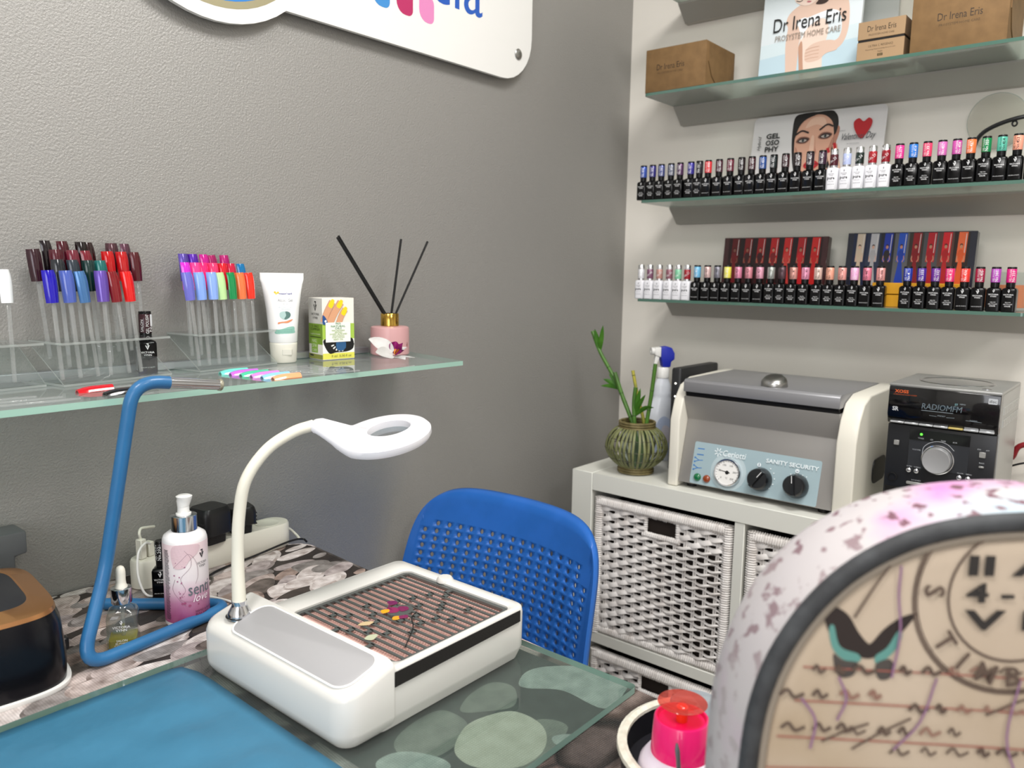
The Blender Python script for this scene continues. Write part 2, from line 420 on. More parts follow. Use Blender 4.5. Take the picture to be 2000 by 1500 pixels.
rows2 = [(.010, [(.0045, -.06, '#1a0aa8', 0, 'royal blue'), (.0285, -.075, '#4b5fae', 0, 'dusty blue'), (.053, -.11, '#4878ae', .35, 'shimmering steel blue'), (.071, -.045, '#6a4fae', .3, 'glittering purple'), (.0985, -.12, '#7c121c', 0, 'deep wine red'), (.1165, -.10, '#d81616', 0, 'bright scarlet')]),
         (.030, [(.026, -.05, '#22262b', 0, 'charcoal black'), (.049, -.06, '#2c3640', .2, 'slate grey'), (.0695, -.07, '#0c2e2c', .1, 'dark bottle green'), (.086, -.05, '#1c6a66', .2, 'deep teal')]),
         (.049, [(.0115, -.09, '#2e0d1a', .1, 'aubergine'), (.0365, -.06, '#4c0c1d', .1, 'oxblood'), (.059, -.05, '#6c2433', 0, 'dusty maroon'), (.0795, -.06, '#751c2b', 0, 'brick maroon'), (.109, -.06, '#b80f12', 0, 'fire red'), (.129, -.05, '#b5141a', 0, 'cherry red'), (.149, -.04, '#4e0b16', .1, 'black cherry')]),
         (.066, [(.034, -.05, '#1d1519', 0, 'near-black plum'), (.0545, -.04, '#46101d', 0, 'dark burgundy'), (.080, -.04, '#150b0d', 0, 'glossy black'), (.0955, -.07, '#261012', 0, 'dark chocolate'), (.122, -.03, '#52323a', .5, 'rosy brown glitter'), (.145, -.03, '#5e3a4a', .5, 'pearly mauve')])]
G2 = 'dark nail samples in the middle rack'
h = rack_sticks(O2, R2, rows2, G2, 'the middle rack')
rack(O2, R2, .158, h, 'clear acrylic stepped rack of dark red and blue nail samples')
O3, R3 = (-1.309, -.079), math.radians(8)
rows3 = [(.010, [(.0065, -.10, '#6b6cc6', 0, 'periwinkle'), (.0245, -.085, '#86a9ee', 0, 'sky blue'), (.042, -.05, '#8aaaec', 0, 'pale cornflower'), (.0625, -.09, '#bfe49f', 0, 'pastel green'), (.0785, -.045, '#0f8a4c', 0, 'grass green'), (.098, -.075, '#f07844', 0, 'coral orange'), (.1145, -.055, '#f0301c', 0, 'orange red')]),
         (.030, [(.009, -.02, '#d62ccc', 0, 'violet pink'), (.0255, -.02, '#fb428f', 0, 'bubblegum pink'), (.040, -.02, '#fb2274', 0, 'hot pink'), (.056, -.02, '#fb3a72', 0, 'watermelon pink'), (.0775, -.05, '#d5162a', 0, 'poppy red'), (.094, -.05, '#c81840', 0, 'raspberry red'), (.115, -.05, '#0d72ac', 0, 'ocean blue')]),
         (.049, [(.0205, -.03, '#5d4aa8', .4, 'metallic lilac'), (.0385, -.04, '#5a22ac', .3, 'metallic violet'), (.0575, -.03, '#c4148a', 0, 'magenta'), (.081, -.10, '#a3125f', .2, 'dark fuchsia'), (.0965, -.04, '#b2106e', .2, 'shiny cerise')])]
h = rack_sticks(O3, R3, rows3, 'bright nail samples in the right-hand rack', 'the right-hand rack')
rack(O3, R3, .148, h, 'clear acrylic stepped rack of bright pink and pastel nail samples')
O1, R1 = (-1.665, -.098), math.radians(6)
h = rack_sticks(O1, R1, [(.010, [(.110, -.01, '#eef2f2', 0, 'plain white')])], 'white nail sample', 'the leftmost rack')
rack(O1, R1, .143, h, 'clear acrylic rack with one white nail sample at the left edge')

# loose sticks lying on the glass (tip at p, stem running towards q)
def lying(p, q, c, label, group):
    P = Vector((p[0], p[1], 0)); Q = Vector((q[0], q[1], 0)); d = (P-Q).normalized()
    M = Matrix.Translation((P.x-d.x*.142, P.y-d.y*.142, ZS+.0034)) @ Matrix.Rotation(math.atan2(d.y, d.x)-PI/2, 4, 'Z') @ Matrix.Rotation(-PI/2, 4, 'X')
    stick('nail_stick', label, group, c, M)
for i, (c, cw) in enumerate((('#6fd8c8', 'turquoise'), ('#c868dc', 'lilac'), ('#4bc49a', 'mint green'), ('#e284dc', 'orchid pink'), ('#8cc8ea', 'light sky blue'), ('#ffa878', 'peach'))):
    px, py = -1.296+i*.0045, -.112-i*.0205
    lying((px, py), (px+.12, py-.018), c, '%s nail sample lying flat on the glass in front of the tube' % cw, 'flat pastel samples on the glass')
lying((-1.515, -.158), (-1.39, -.166), '#c4101e', 'red nail sample lying flat on the glass shelf', 'flat samples on the glass')
lying((-1.500, -.201), (-1.38, -.198), '#101012', 'black nail sample lying flat on the glass shelf', 'flat samples on the glass')
_cl = {}
for i, (x, y) in enumerate(((-1.565, -.170), (-1.545, -.193), (-1.535, -.218))):
    t = thing('clear_stick', 'clear unpainted sample stick lying at the left end, %s' % ('nearest the wall', 'middle of three', 'nearest the shelf edge')[i], 'stick', (x, y, ZS+.0005), math.radians(176), 'clear sticks at the left end')
    bm = bm_new(); bx(bm, 0, .105, -.0035, .0035, 0, .003); bevel(bm, .0008, 1); obj('stem', bm, STEMM, t)
    bm = bm_new(); prism(bm, rrect(.04, .014, .005, 3, .12, 0), .0002, .0016); obj('nail_tip', bm, STEMM, t)

# nail polish bottles ------------------------------------------------
BOT = mat('polish_bottle_black', '#060607', 0.16, spec=0.3)
CAPB = mat('polish_cap_black', '#0b0b0c', 0.25, spec=0.35)
BOTW = mat('polish_bottle_white', '#e2e2e6', 0.22, coat=0.3)
SILV = mat('silver_band', '#d8d8da', 0.2, 1.0)
def body_bm(w=.0242, h=.044, r=.004):
    bm = bm_new(); rloft(bm, [(w-.003, w-.003, r*.6, 0), (w, w, r, .0015), (w, w, r, h-.004), (w-.0022, w-.0022, r, h-.001), (w-.008, w-.008, .004, h+.0008), (.0125, .0125, .006, h+.0012)], 4); return bm
_bb = me_from('bottle_body', body_bm(), [BOT]); _bw = me_from('bottle_body', body_bm(.0245, .045, .006), [BOTW])
def capb():
    bm = bm_new(); lathe(bm, [(.0068, .0452), (.0076, .0456), (.0079, .082), (.0074, .0832), (0, .0832)], 20); return bm
_cap = me_from('cap', capb(), [CAPB])
def capw():
    bm = bm_new(); lathe(bm, [(.0070, .0462), (.0079, .0464), (.0079, .0815), (.0072, .0832), (0, .0832)], 20); return bm
_capw = me_from('cap', capw(), [SILV])
def sleeve(z0, z1):
    bm = bm_new(); lathe(bm, [(.00815, z0), (.00825, z0+.0003), (.0083, z1-.0003), (.0081, z1)], 20); return bm
_sl = me_from('sleeve', sleeve(.0545, .0795), [PLAIN]); _slw = me_from('sleeve', sleeve(.0500, .0725), [PLAIN])
_sm = {}
def sleeve_mesh(base, c, metal):
    k = (base.name, c)
    if k not in _sm:
        me = base.copy(); me.materials.clear(); me.materials.append(mat('polish_%s' % c.strip('#'), c, 0.25, metal, coat=.3)); _sm[k] = me
    return _sm[k]
def front_print(kind):
    P = Print()
    if kind == 'pure':
        D = ink('#4c4c52'); vlogo(P, 0, .0375, .0045, D); L = P.layer
        P.text('VICTORIA', 0, .0325, D, w=.0125, res=1, layer=L); P.text('VYNN', 0, .0296, D, w=.0075, res=1, layer=L)
        P.text('pure', 0, .0225, BLACK_INK, w=.015, h=.0065, res=1, bold=.02, layer=L)
        P.text('CREAMY HYBRID', 0, .0172, D, w=.011, res=1, layer=L); P.text('SALON COLOR', 0, .0115, D, w=.014, res=1, bold=.01, layer=L)
    else:
        vlogo(P, 0, .0365 if kind == 'q' else .0385, .0088 if kind == 'q' else .0062, WHITE_INK); L = P.layer
        P.text('VICTORIA', 0, .0288 if kind == 'q' else .032, WHITE_INK, w=.0165, res=1, bold=.012, layer=L)
        P.text('VYNN', 0, .0252 if kind == 'q' else .0284, WHITE_INK, w=.0095, res=1, bold=.012, layer=L)
        if kind == 'q': P.text('SALON QUALITY', 0, .0085, WHITE_INK, w=.017, h=.0018, res=1, layer=L)
        else:
            P.text('SALON', 0, .0178, WHITE_INK, w=.0085, res=1, layer=L); P.text('GEL POLISH', 0, .0143, WHITE_INK, w=.0145, h=.0022, res=1, layer=L)
            P.text('COLOR', 0, .0108, WHITE_INK, w=.0098, h=.0024, res=1, bold=.03, layer=L)
    return P
_fp = {k: front_print(k).mesh('lettering', (0, -.0122 if k != 'pure' else -.0124, 0), (1, 0, 0), (0, 0, 1)) for k in ('q', 'c', 'pure')}
_ct = {}
def cap_print(num, pure, col, off):
    k = (num, pure, col, off)
    if k not in _ct:
        P = Print()
        if pure: P.text('No.'+num, 0, .061, col, w=.016, h=.0055, rot=.7, res=1, layer=1)
        else:
            P.text('GEL POLISH', -.0035, .067, col, w=.0225, h=.0032, rot=PI/2, res=1, layer=1); P.text('No.'+num, .0016, .066, col, w=.0205, h=.0052, rot=PI/2, res=1, bold=.01, layer=1)
        _ct[k] = P.wrap(.0083, 0, off).mesh('cap_lettering')
    return _ct[k]
def polish(x, y, z, kind, c, num, label, group, rz=-PI/2, metal=0.0, dark_text=False, off=.25):
    t = thing('nail_polish_bottle', label, 'nail polish', (x, y, z), rz, group)
    pure = kind == 'pure'
    link('bottle_body', _bw if pure else _bb, t); k = link('cap', _capw if pure else _cap, t)
    link('sleeve', sleeve_mesh(_slw if pure else _sl, c, metal), k); link('lettering', _fp[kind], t)
    if num: link('cap_lettering', cap_print(num, pure, BLACK_INK if dark_text else WHITE_INK, off), k)
    return t
# the one bottle on the left shelf, behind the right end of the dark rack
t = polish(-1.366, -.030, ZS+.0005, 'q', '#3a1c22', '', 'black nail polish bottle with maroon cap beside the dark nail rack', None, rz=math.radians(-18))
t.scale = (1.1, 1.1, 1.1)
P = Print(); P.text('GEL POLISH', 0, .0655, WHITE_INK, w=.024, h=.004, rot=PI/2, layer=1); P.text('No.', .0052, .062, WHITE_INK, w=.012, h=.005, rot=PI/2, layer=1); P.text('SALON', -.007, .064, WHITE_INK, w=.016, h=.0035, rot=PI/2, layer=1)
P.poly(rrect(.005, .0155, .001, 2, .0065, .0715), ink('#e9e9ec'), 3)
P.wrap(.0084, 0, .2).put('cap_lettering', t)
P = Print()
P.poly([(-.009, .004), (.009, .004), (.009, .036), (-.009, .036)], ink('#c9c9cc'), 1)
for i in range(11): P.line([(-.0078+.0014*i, .006), (-.0078+.0014*i, .034)], .0004, ink('#555558'), 2)
P.put('side_label', t, (-.0122, 0, 0), (0, -1, 0), (0, 0, 1))

# alcohol gel tube ------------------------------------------------
t = thing('cream_tube', 'white squeeze tube of hand gel standing on its cap', 'tube', (-1.137, -.040, ZS+.0005), math.radians(-30))
TUBEM = mat('tube_white', '#eeeeec', 0.25, coat=.3)
bm = bm_new(); L = []
for z, wx, wy in ((.034, .0222, .0222), (.036, .0232, .0232), (.06, .0245, .0225), (.09, .027, .018), (.115, .0305, .011), (.132, .0335, .005), (.138, .0348, .0022), (.1395, .0352, .0016), (.150, .0354, .0015)):
    L.append([(wx*math.cos(a*PI/14), wy*math.sin(a*PI/14), z) for a in range(28)])
loft(bm, L); obj('tube_body', bm, TUBEM, t, ang=50)
bm = bm_new(); L = []
for z, wx, wy in ((0, .0195, .0195), (.002, .0212, .0212), (.03, .0226, .0226), (.033, .0226, .0226), (.034, .0218, .0218)): L.append([(wx*math.cos(a*PI/14), wy*math.sin(a*PI/14), z) for a in range(28)])
loft(bm, L); c = obj('cap', bm, CREAM, t)
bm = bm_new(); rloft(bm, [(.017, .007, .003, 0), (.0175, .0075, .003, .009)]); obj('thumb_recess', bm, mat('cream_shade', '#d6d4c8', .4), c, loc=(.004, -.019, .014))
def tube_y(z):
    tb = ((.034, .0222), (.06, .0226), (.09, .018), (.115, .011), (.132, .005), (.150, .0015))
    for (a, b), (c2, d) in zip(tb, tb[1:]):
        if a <= z <= c2: return b+(d-b)*(z-a)/(c2-a)
    return .002
def tube_x(z): return .0235+(.0352-.0235)*max(0, min(1, (z-.045)/.1))
P = Print()
for i, (x, y, c) in enumerate(((-.0125, .118, '#d8b018'), (-.0105, .116, '#e6c83a'), (-.0075, .1175, '#d8b018'))): P.poly(circ(.0018, 8, x, y), ink(c), 1)
P.text("massi'epil", .0045, .1155, ink('#1c2a86'), w=.021, h=.0035, bold=.02, layer=1)
P.text('Alcool Gel', .0035, .105, ink('#8b9096'), w=.024, h=.005, layer=1); P.text('PLUS', .0035, .0985, ink('#aab0b6'), w=.007, layer=1)
P.text('igienizzante mani', .0035, .0935, ink('#9fb8c4'), w=.022, h=.0016, layer=1); P.text('rinfrescante', .0035, .0905, ink('#9fb8c4'), w=.015, h=.0016, layer=1)
P.blob([(-.006, .084), (-.001, .0865), (.008, .086), (.0115, .082), (.010, .077), (.004, .073), (-.002, .0745), (-.006, .078)], ink('#a9c3bf'), layer=1)
P.blob([(.003, .0862), (.0085, .0858), (.0115, .082), (.010, .077), (.004, .0735), (.001, .0745), (.004, .080)], ink('#54746f'), layer=2)
P.blob([(-.009, .0655), (-.002, .0675), (.006, .0675), (.013, .071), (.0145, .0735), (.010, .0725), (.004, .0705), (-.004, .0695), (-.009, .0685)], ink('#d68a60'), layer=1)
P.blob([(-.0135, .0495), (-.0135, .056), (-.008, .0565), (0, .0585), (.008, .061), (.0165, .061), (.0175, .055), (.0172, .0505), (.002, .0495)], ink('#8fc0b0'), layer=1)
for q in (.0562, .0537, .0518): P.line([(-.010, q), (.014, q+.0005)], .0005, ink('#5f9484'), 2)
P.fine()
P.V = [(x, -tube_y(z)*math.sqrt(max(.05, 1-min(.98, (x/tube_x(z))**2)))-n-.0002, z) for x, z, n in P.V]
P.put('print', t)

# oil box ------------------------------------------------
bw, bd, bh = .064, .046, .108
t = thing('oil_box', 'small green and white nail oil carton with yellow nails printed', 'box', (-1.041, -.046, ZS+.0005), math.radians(-6))
BOXW = mat('carton_white', '#ece9df', .45)
bm = bm_new(); bx(bm, -bw/2, bw/2, -bd/2, bd/2, 0, bh); bevel(bm, .0006, 1); obj('carton', bm, BOXW, t)
P = Print(); GR = ink('#93b83c'); GR2 = ink('#a8c850')
hw = bw/2
P.poly([(-hw, .0185), (hw, .0185), (hw, .063), (-hw, .063)], GR2)
P.poly([(-hw, 0.0012), (hw, 0.0012), (hw, .0115), (-hw, .0115)], ink('#e0dc5c'))
P.poly([(-hw, .0115), (hw, .0115), (hw, .036), (-hw, .036)], ink('#f0efe8'))
P.blob([(-hw+.001, .034), (-.02, .012), (-.005, .0125), (.018, .0135), (.03, .02), (.028, .036), (.01, .038), (-.012, .038)], BLACK_INK)
for i in range(5): a = PI+.35+i*.33; P.poly([(.004+.021*math.cos(a), .031+.017*math.sin(a)), (.004+.021*math.cos(a+.15), .031+.017*math.sin(a+.15)), (.004+.015*math.cos(a+.15), .031+.012*math.sin(a+.15)), (.004+.015*math.cos(a), .031+.012*math.sin(a))], ink('#e6e6e2'), P.layer if i else None)
P.blob([(-.004, .018), (.006, .015), (.014, .02), (.013, .034), (.004, .036), (-.005, .032)], ink('#2c5a86'))
P.line([(.012, .016), (.031, .027)], .004, BLACK_INK)
sk = ink('#dba27c'); sk2 = ink('#b97d5a')
for k, (a, b, c2, d) in enumerate((((-.030, .066), (-.012, .1015), .0115, 0), ((-.018, .064), (.005, .1005), .0125, 0), ((.0, .063), (.0135, .088), .0105, 0))):
    P.line([a, ((a[0]+b[0])/2-.001, (a[1]+b[1])/2+.001), b], c2+.0012, sk2); P.line([a, ((a[0]+b[0])/2-.001, (a[1]+b[1])/2+.001), b], c2, sk)
    ux, uy = (b[0]-a[0]), (b[1]-a[1]); n = math.hypot(ux, uy); ux /= n; uy /= n
    P.blob([(b[0]-ux*.010-uy*.0042, b[1]-uy*.010+ux*.0042), (b[0]+ux*.002-uy*.0035, b[1]+uy*.002+ux*.0035), (b[0]+ux*.0045, b[1]+uy*.0045), (b[0]+ux*.002+uy*.0035, b[1]+uy*.002-ux*.0035), (b[0]-ux*.010+uy*.0042, b[1]-uy*.010-ux*.0042)], ink('#f0d620', .2))
P.blob([(-hw+.0005, .063), (-hw+.0005, .078), (-.026, .074), (-.022, .064)], ink('#24508c')); P.poly([(-.029, .068), (-.026, .0705), (-.0235, .068), (-.0265, .0655)], ink('#eeeeee'))
P.poly([(-.0265, .031), (.0235, .031), (.0235, .0655), (-.0265, .0655)], ink('#f2f2ea'))
g1 = ink('#3c8a4a'); g2 = ink('#86a83c')
for s, y, wd, m in (('96%', .0635, .011, g1), ('NATURAL', .0588, .029, g1), ('OILS', .0550, .013, g1), ('MACADAMIA', .0512, .026, g2), ('ARGAN', .0481, .015, g2), ('SWEET ALMOND', .0450, .035, g2), ('AVOCADO', .0418, .024, g2), ('AND JOJOBA', .0387, .026, g2), ('SEED OIL', .0355, .020, g2)):
    P.text(s, -.0015, y, m, w=wd, h=.0034 if y > .0545 else .0026, layer=30)
P.text('9 ml  0,30 fl oz', .0045, .0062, ink('#3c3c30'), w=.040, h=.0045, layer=30)
P.put('front_print', t, (0, -bd/2, 0), (1, 0, 0), (0, 0, 1))
P = Print(); hd = bd/2
P.poly([(-hd, .027), (hd, .027), (hd, .063), (-hd, .063)], ink('#7fa236')); P.poly([(-hd+.0005, .063), (hd, .063), (hd, bh-.001), (-hd+.0005, bh-.001)], ink('#d9d7d0'), P.layer)
P.poly([(-.014, .012), (.007, .012), (.007, .037), (-.014, .037)], ink('#8cb440'))
P.text('NAIL', -.0035, .033, ink('#dfe8c4'), w=.016, layer=9); P.text('SPA', -.0035, .0245, ink('#dfe8c4'), w=.016, h=.006, layer=9); P.text('CARE', -.0035, .0165, ink('#dfe8c4'), w=.016, layer=9)
vlogo(P, 0, .093, .018, BLACK_INK); P.text('VICTORIA', 0, .0795, ink('#3a3a38'), w=.026, h=.0045, layer=9); P.text('VYNN', 0, .073, ink('#3a3a38'), w=.016, h=.0045, layer=9)
P.text('5 OILS', 0, .0585, ink('#2c3a14'), w=.022, h=.0042, layer=9); P.text('COMPLEX', 0, .0532, ink('#2c3a14'), w=.030, h=.0042, layer=9)
P.text('OLEJEK DO SKOREK', 0, .0445, ink('#e6eccc'), w=.034, h=.0028, layer=9); P.line([(-.018, .0395), (.018, .0395)], .0016, ink('#3c4c1c'))
P.poly([(-hd, .0012), (hd, .0012), (hd, .009), (-hd, .010)], ink('#8a8f40')); P.poly([(-hd+.004, .006), (-hd+.016, .0055), (-hd+.016, .008), (-hd+.004, .0085)], BLACK_INK)
P.put('side_print', t, (-bw/2, 0, 0), (0, -1, 0), (0, 0, 1))

# reed diffuser ------------------------------------------------
t = thing('reed_diffuser', 'pink reed diffuser with gold collar and black reeds', 'diffuser', (-.923, -.067, ZS+.0005))
PINK = mat('matt_pink_glass', '#c99a9a', .4, coat=.2)
bm = bm_new(); lathe(bm, [(0, 0), (.033, 0), (.036, .003), (.036, .0495), (.035, .0525), (.031, .054), (0, .0545)], 40); obj('bottle', bm, PINK, t)
bm = bm_new(); lathe(bm, [(.0164, .0545), (.0170, .055), (.0170, .077), (.0164, .0778), (.0148, .0778), (.0148, .074), (0, .074)], 32); obj('collar', bm, GOLD, t)
RE = mat('black_reed', '#0c0c0d', .6)
for a, b in (((-.008, -.003, .068), (-.118, .0, .212)), ((-.005, -.002, .068), (-.107, .012, .216)), ((-.007, .002, .068), (-.113, .008, .213)), ((.003, .0, .068), (.029, .0, .216)), ((.005, .003, .068), (.032, .004, .214)), ((.007, -.003, .068), (.094, -.004, .214))):
    bm = bm_new(); tube(bm, [a, b], .0021, 8); obj('reed', bm, RE, t)
P = Print(); vlogo(P, 0, 0, .009, ink('#7c4038')); P.wrap(.036, .020, .35).put('emblem', t)

# orchid flower ------------------------------------------------
t = thing('orchid_bloom', 'single white orchid bloom with magenta centre lying before the diffuser', 'flower', (-1.003, -.168, ZS+.006), math.radians(-12))
PETAL = mat('white_petal', '#f1efec', .5, noise=(60, '#fbfaf8', .3, .7)); MAG = mat('magenta_petal', '#8a1064', .45, noise=(90, '#c02a90', .35, .65)); YEL = mat('orchid_yellow', '#f0a020', .5)
def petal(name, length, width, M, m, cup=.15, curl=.2, parent=None, nx=6, ny=8):
    bm = bm_new(); g = []
    for j in range(ny+1):
        v = j/ny; wv = width*(math.sin(PI*min(1, v*.93+.07))**.7) if v < 1 else width*.12
        g.append([bm.verts.new((wv*(i/nx*2-1)/2, v*length, cup*wv*((i/nx*2-1)**2)+curl*length*(v**2)-.1*curl*length*math.sin(v*9+i))) for i in range(nx+1)])
    for j in range(ny):
        for i in range(nx): bm.faces.new((g[j][i], g[j][i+1], g[j+1][i+1], g[j+1][i]))
    bmesh.ops.solidify(bm, geom=bm.faces[:], thickness=.0007)
    for v in bm.verts: v.co = M @ v.co
    return obj(name, bm, m, parent)
def pm(x, y, z, rz, rx, ry=0): return Matrix.Translation((x, y, z)) @ Matrix.Rotation(rz, 4, 'Z') @ Matrix.Rotation(rx, 4, 'X') @ Matrix.Rotation(ry, 4, 'Y')
petal('petal', .046, .026, pm(-.002, 0, .012, math.radians(60), .62, -.9), PETAL, .2, -.2, t)
petal('petal', .047, .024, pm(-.003, -.002, .007, math.radians(108), .10, -.9), PETAL, .25, .12, t)
petal('petal', .020, .022, pm(.001, -.004, .003, math.radians(205), -.03), PETAL, .15, -.1, t)
petal('petal', .036, .024, pm(.004, -.002, .003, math.radians(268), -.02), PETAL, .1, -.05, t)
petal('petal', .030, .022, pm(.004, .004, .008, math.radians(285), .25), PETAL, .2, .1, t)
petal('lip', .020, .017, pm(.0, .002, .010, math.radians(300), .95, .3), MAG, .5, .3, t)
petal('lip', .019, .015, pm(.009, -.003, .009, math.radians(280), .75, -.3), MAG, .6, .35, t)
petal('lip', .017, .012, pm(0, -.006, .007, math.radians(262), .25), MAG, .6, .2, t)
petal('throat', .012, .010, pm(.0, -.004, .008, math.radians(270), .5), YEL, .6, .2, t)
# ------------------------------------------------------------------ sign board on the grey wall
t = thing('wall_sign', 'white rounded sign board with blue letters and coloured drops, high on the grey wall', 'sign', (-1.0, -.002, 1.8))
def sx(x, z): return (x+1.0, z-1.8)
SIGNW = mat('sign_white', '#e9e8e4', .4)
cx, cz, rr = -1.232, 1.832, .2013
pts = []
a1 = math.atan2(1.676-cz, -1.104-cx)
for k in range(41):
    a = a1 - (2*PI-1.75)*k/40
    pts.append(sx(cx+rr*math.cos(a), cz+rr*math.sin(a)))
pts.append(sx(-1.10, 2.02)); pts.append(sx(-.558, 2.02))
for k in range(9): a = PI/2-PI/2*k/8; pts.append(sx(-.558+.1*math.cos(a), 1.92+.1*math.sin(a)))
for k in range(9): a = -PI/2*k/8; pts.append(sx(-.558+.1*math.cos(a), 1.776+.1*math.sin(a)))
MS = Matrix(((1, 0, 0, 0), (0, 0, -1, 0), (0, 1, 0, 0), (0, 0, 0, 1)))
bm = bm_new(); prism(bm, pts, .012, .020, MS); bmesh.ops.triangulate(bm, faces=[f for f in bm.faces if len(f.verts) > 4]); obj('board', bm, SIGNW, t, smooth=False)
for px, pz in ((-.506, 1.735), (-.506, 1.965), (-1.38, 1.83)):
    q = sx(px, pz); bm = bm_new(); lathe(bm, [(.004, -.001), (.004, .0205), (.0105, .0207), (.0115, .0225), (.009, .0245), (.004, .0252), (0, .0252)], 20, MS @ Matrix.Translation((q[0], q[1], 0))); obj('screw', bm, STEEL, t)
P = Print(base=.0201, step=.0001)
P.poly([sx(cx+.180*math.cos(a*PI/30), cz+.180*math.sin(a*PI/30)) for a in range(60)], mat('ink_gold_ring', '#b0a888', .35, .5))
P.poly([sx(cx+.169*math.cos(a*PI/30), cz+.169*math.sin(a*PI/30)) for a in range(60)], ink('#2f7fcc'))
P.put('emblem_ring', t, (0, 0, 0), (1, 0, 0), (0, 0, 1))
def drop(cx0, cz0, w2, h2, c):
    q = []
    for sx_, sy_, a, r in ((1, 1, 0, .014), (-1, 1, PI/2, .014), (-1, -1, PI, .022), (1, -1, 3*PI/2, .012)):
        for k in range(6):
            an = a+PI/2*k/5; q.append((cx0+sx_*(w2/2-r)+r*math.cos(an), cz0+sy_*(h2/2-r)+r*math.sin(an)))
    P = Print(base=.0201, step=.0001); P.poly([sx(a, b) for a, b in q], ink(c)); P.put('drop', t, (0, 0, 0), (1, 0, 0), (0, 0, 1))
drop(-.785, 1.759, .040, .050, '#dc86b8'); drop(-.842, 1.761, .042, .052, '#b42a60'); drop(-.900, 1.762, .042, .054, '#3f8acb'); drop(-.957, 1.768, .040, .054, '#2c5c58')
P = Print(base=.0201, step=.0001); q = sx(-.699, 1.829); P.text('cia', q[0], q[1], ink('#2458b4'), w=.150, h=.098, res=6); P.put('lettering', t, (0, 0, 0), (1, 0, 0), (0, 0, 1))

# ------------------------------------------------------------------ four frosted glass shelves on the white wall
GREYB = mat('grey_shelf_profile', '#aeaba4', .4, .25)
SHZ = {1: 1.937, 2: 1.687, 3: 1.4365, 4: 1.197}   # top faces
YL, YR = -.165, -1.75
names = {1: 'topmost glass shelf on the white wall, cut off by the picture edge', 2: 'glass shelf carrying the brown cartons on the white wall', 3: 'glass shelf carrying the upper row of polish bottles', 4: 'lowest glass shelf, carrying the lower row of polish bottles'}
for i, z in SHZ.items():
    yr = -.984 if i == 4 else YR
    t = thing('glass_shelf', names[i], 'shelf', (0, 0, 0), group='glass shelves on the white wall')
    pts = rrect(.196, abs(yr-YL), .006, 3, -.102, (yr+YL)/2)
    glass_slab('glass_panel', pts, z-.0065, z, FROST, FROSTE, t)
    bm = bm_new(); yb = yr-.15 if i == 4 else yr
    prism(bm, [(-.058, z-.0068), (-.056, z-.011), (-.016, z-.047), (-.001, z-.048), (-.001, z-.0068)], -YL+.001, -yb, Matrix(((1, 0, 0, 0), (0, 0, -1, 0), (0, 1, 0, 0), (0, 0, 0, 1))))
    obj('bracket_profile', bm, GREYB, t, smooth=False)
    if i == 4:
        bm = bm_new(); bx(bm, -.03, -.001, yb, yr-.002, z-.0066, z-.002); obj('clamp_strip', bm, ALU, t, smooth=False)

RX = -.1875   # bottle centre, close to the front edge
z3 = SHZ[3]+.0003
yy = [-.164,-.189,-.213,-.239,-.263,-.291,-.313,-.335,-.362,-.389,-.416,-.440,-.465,-.490,-.516,-.542,-.569,-.595,-.619,-.645,-.670,-.695,-.720,-.745,-.770,-.795,-.821,-.846,-.870,-.895,-.920,-.945,-.971]
up = [('c','#3a55a8','404','cobalt blue',.2),('c','#34307c','352','indigo',.2),('c','#4a5288','391','slate blue',.3),('c','#5a5e72','396','pewter grey',.4),('c','#5a3a5c','388','plum glitter',.4),('c','#3a3490','357','violet blue',.2),('c','#2c2a30','331','charcoal',.2),
      ('q','#d83038','444','signal red',0),('q','#4a2230','443','dark wine',.1),('q','#6c2a3a','442','burgundy',.1),('q','#231a1c','439','espresso black',0),('q','#432028','434','blackberry',.1),('q','#2c5092','433','denim blue',.1),('q','#142022','432','black green',.1),('q','#3a1a22','429','black plum',.1),('q','#2a1a1c','428','bitter chocolate',.1),('q','#2c1a22','427','aubergine black',.1),('q','#3a2034','426','dark violet',.1),
      ('pure','#4c1420','25','garnet',.2),('pure','#b4bfe4','28','icy lilac',0),('pure','#12241f','24','pine green',.1),('pure','#a01822','23','crimson',.1),('pure','#8c1220','20','ruby',.1),
      ('c','#e83a92','379','hot pink',0),('c','#1f78d2','410','azure blue',0),('c','#e8446c','331','coral pink',0),('q','#d26cb4','457','orchid pink',0),('q','#c850a4','458','mauve pink',0),('q','#ee7a44','437','orange',0),('c','#128048','333','emerald green',0),('q','#58b8a0','454','turquoise green',0),('q','#f0a288','453','salmon',0),('c','#c8a8b0','452','dusty pink',0)]
kw = {'c': 'black', 'q': 'black', 'pure': 'white'}
for y, (k, c, n, cw, mt) in zip(yy, up):
    polish(RX, y, z3, k, c, n, '%s nail polish bottle with %s cap band in the upper row' % (kw[k], cw), 'upper row of nail polish bottles', rz=-PI/2+random.uniform(-.06, .06), metal=mt, dark_text=(cw in ('salmon', 'turquoise green')), off=random.uniform(-.1, .5))
z4 = SHZ[4]+.0003
yy = [-.168,-.193,-.219,-.246,-.270,-.294,-.320,-.346,-.371,-.396,-.422,-.447,-.473,-.499,-.524,-.549,-.575,-.602,-.627,-.652,-.677,-.702,-.728,-.779,-.804,-.829,-.854,-.880,-.905,-.931,-.956]
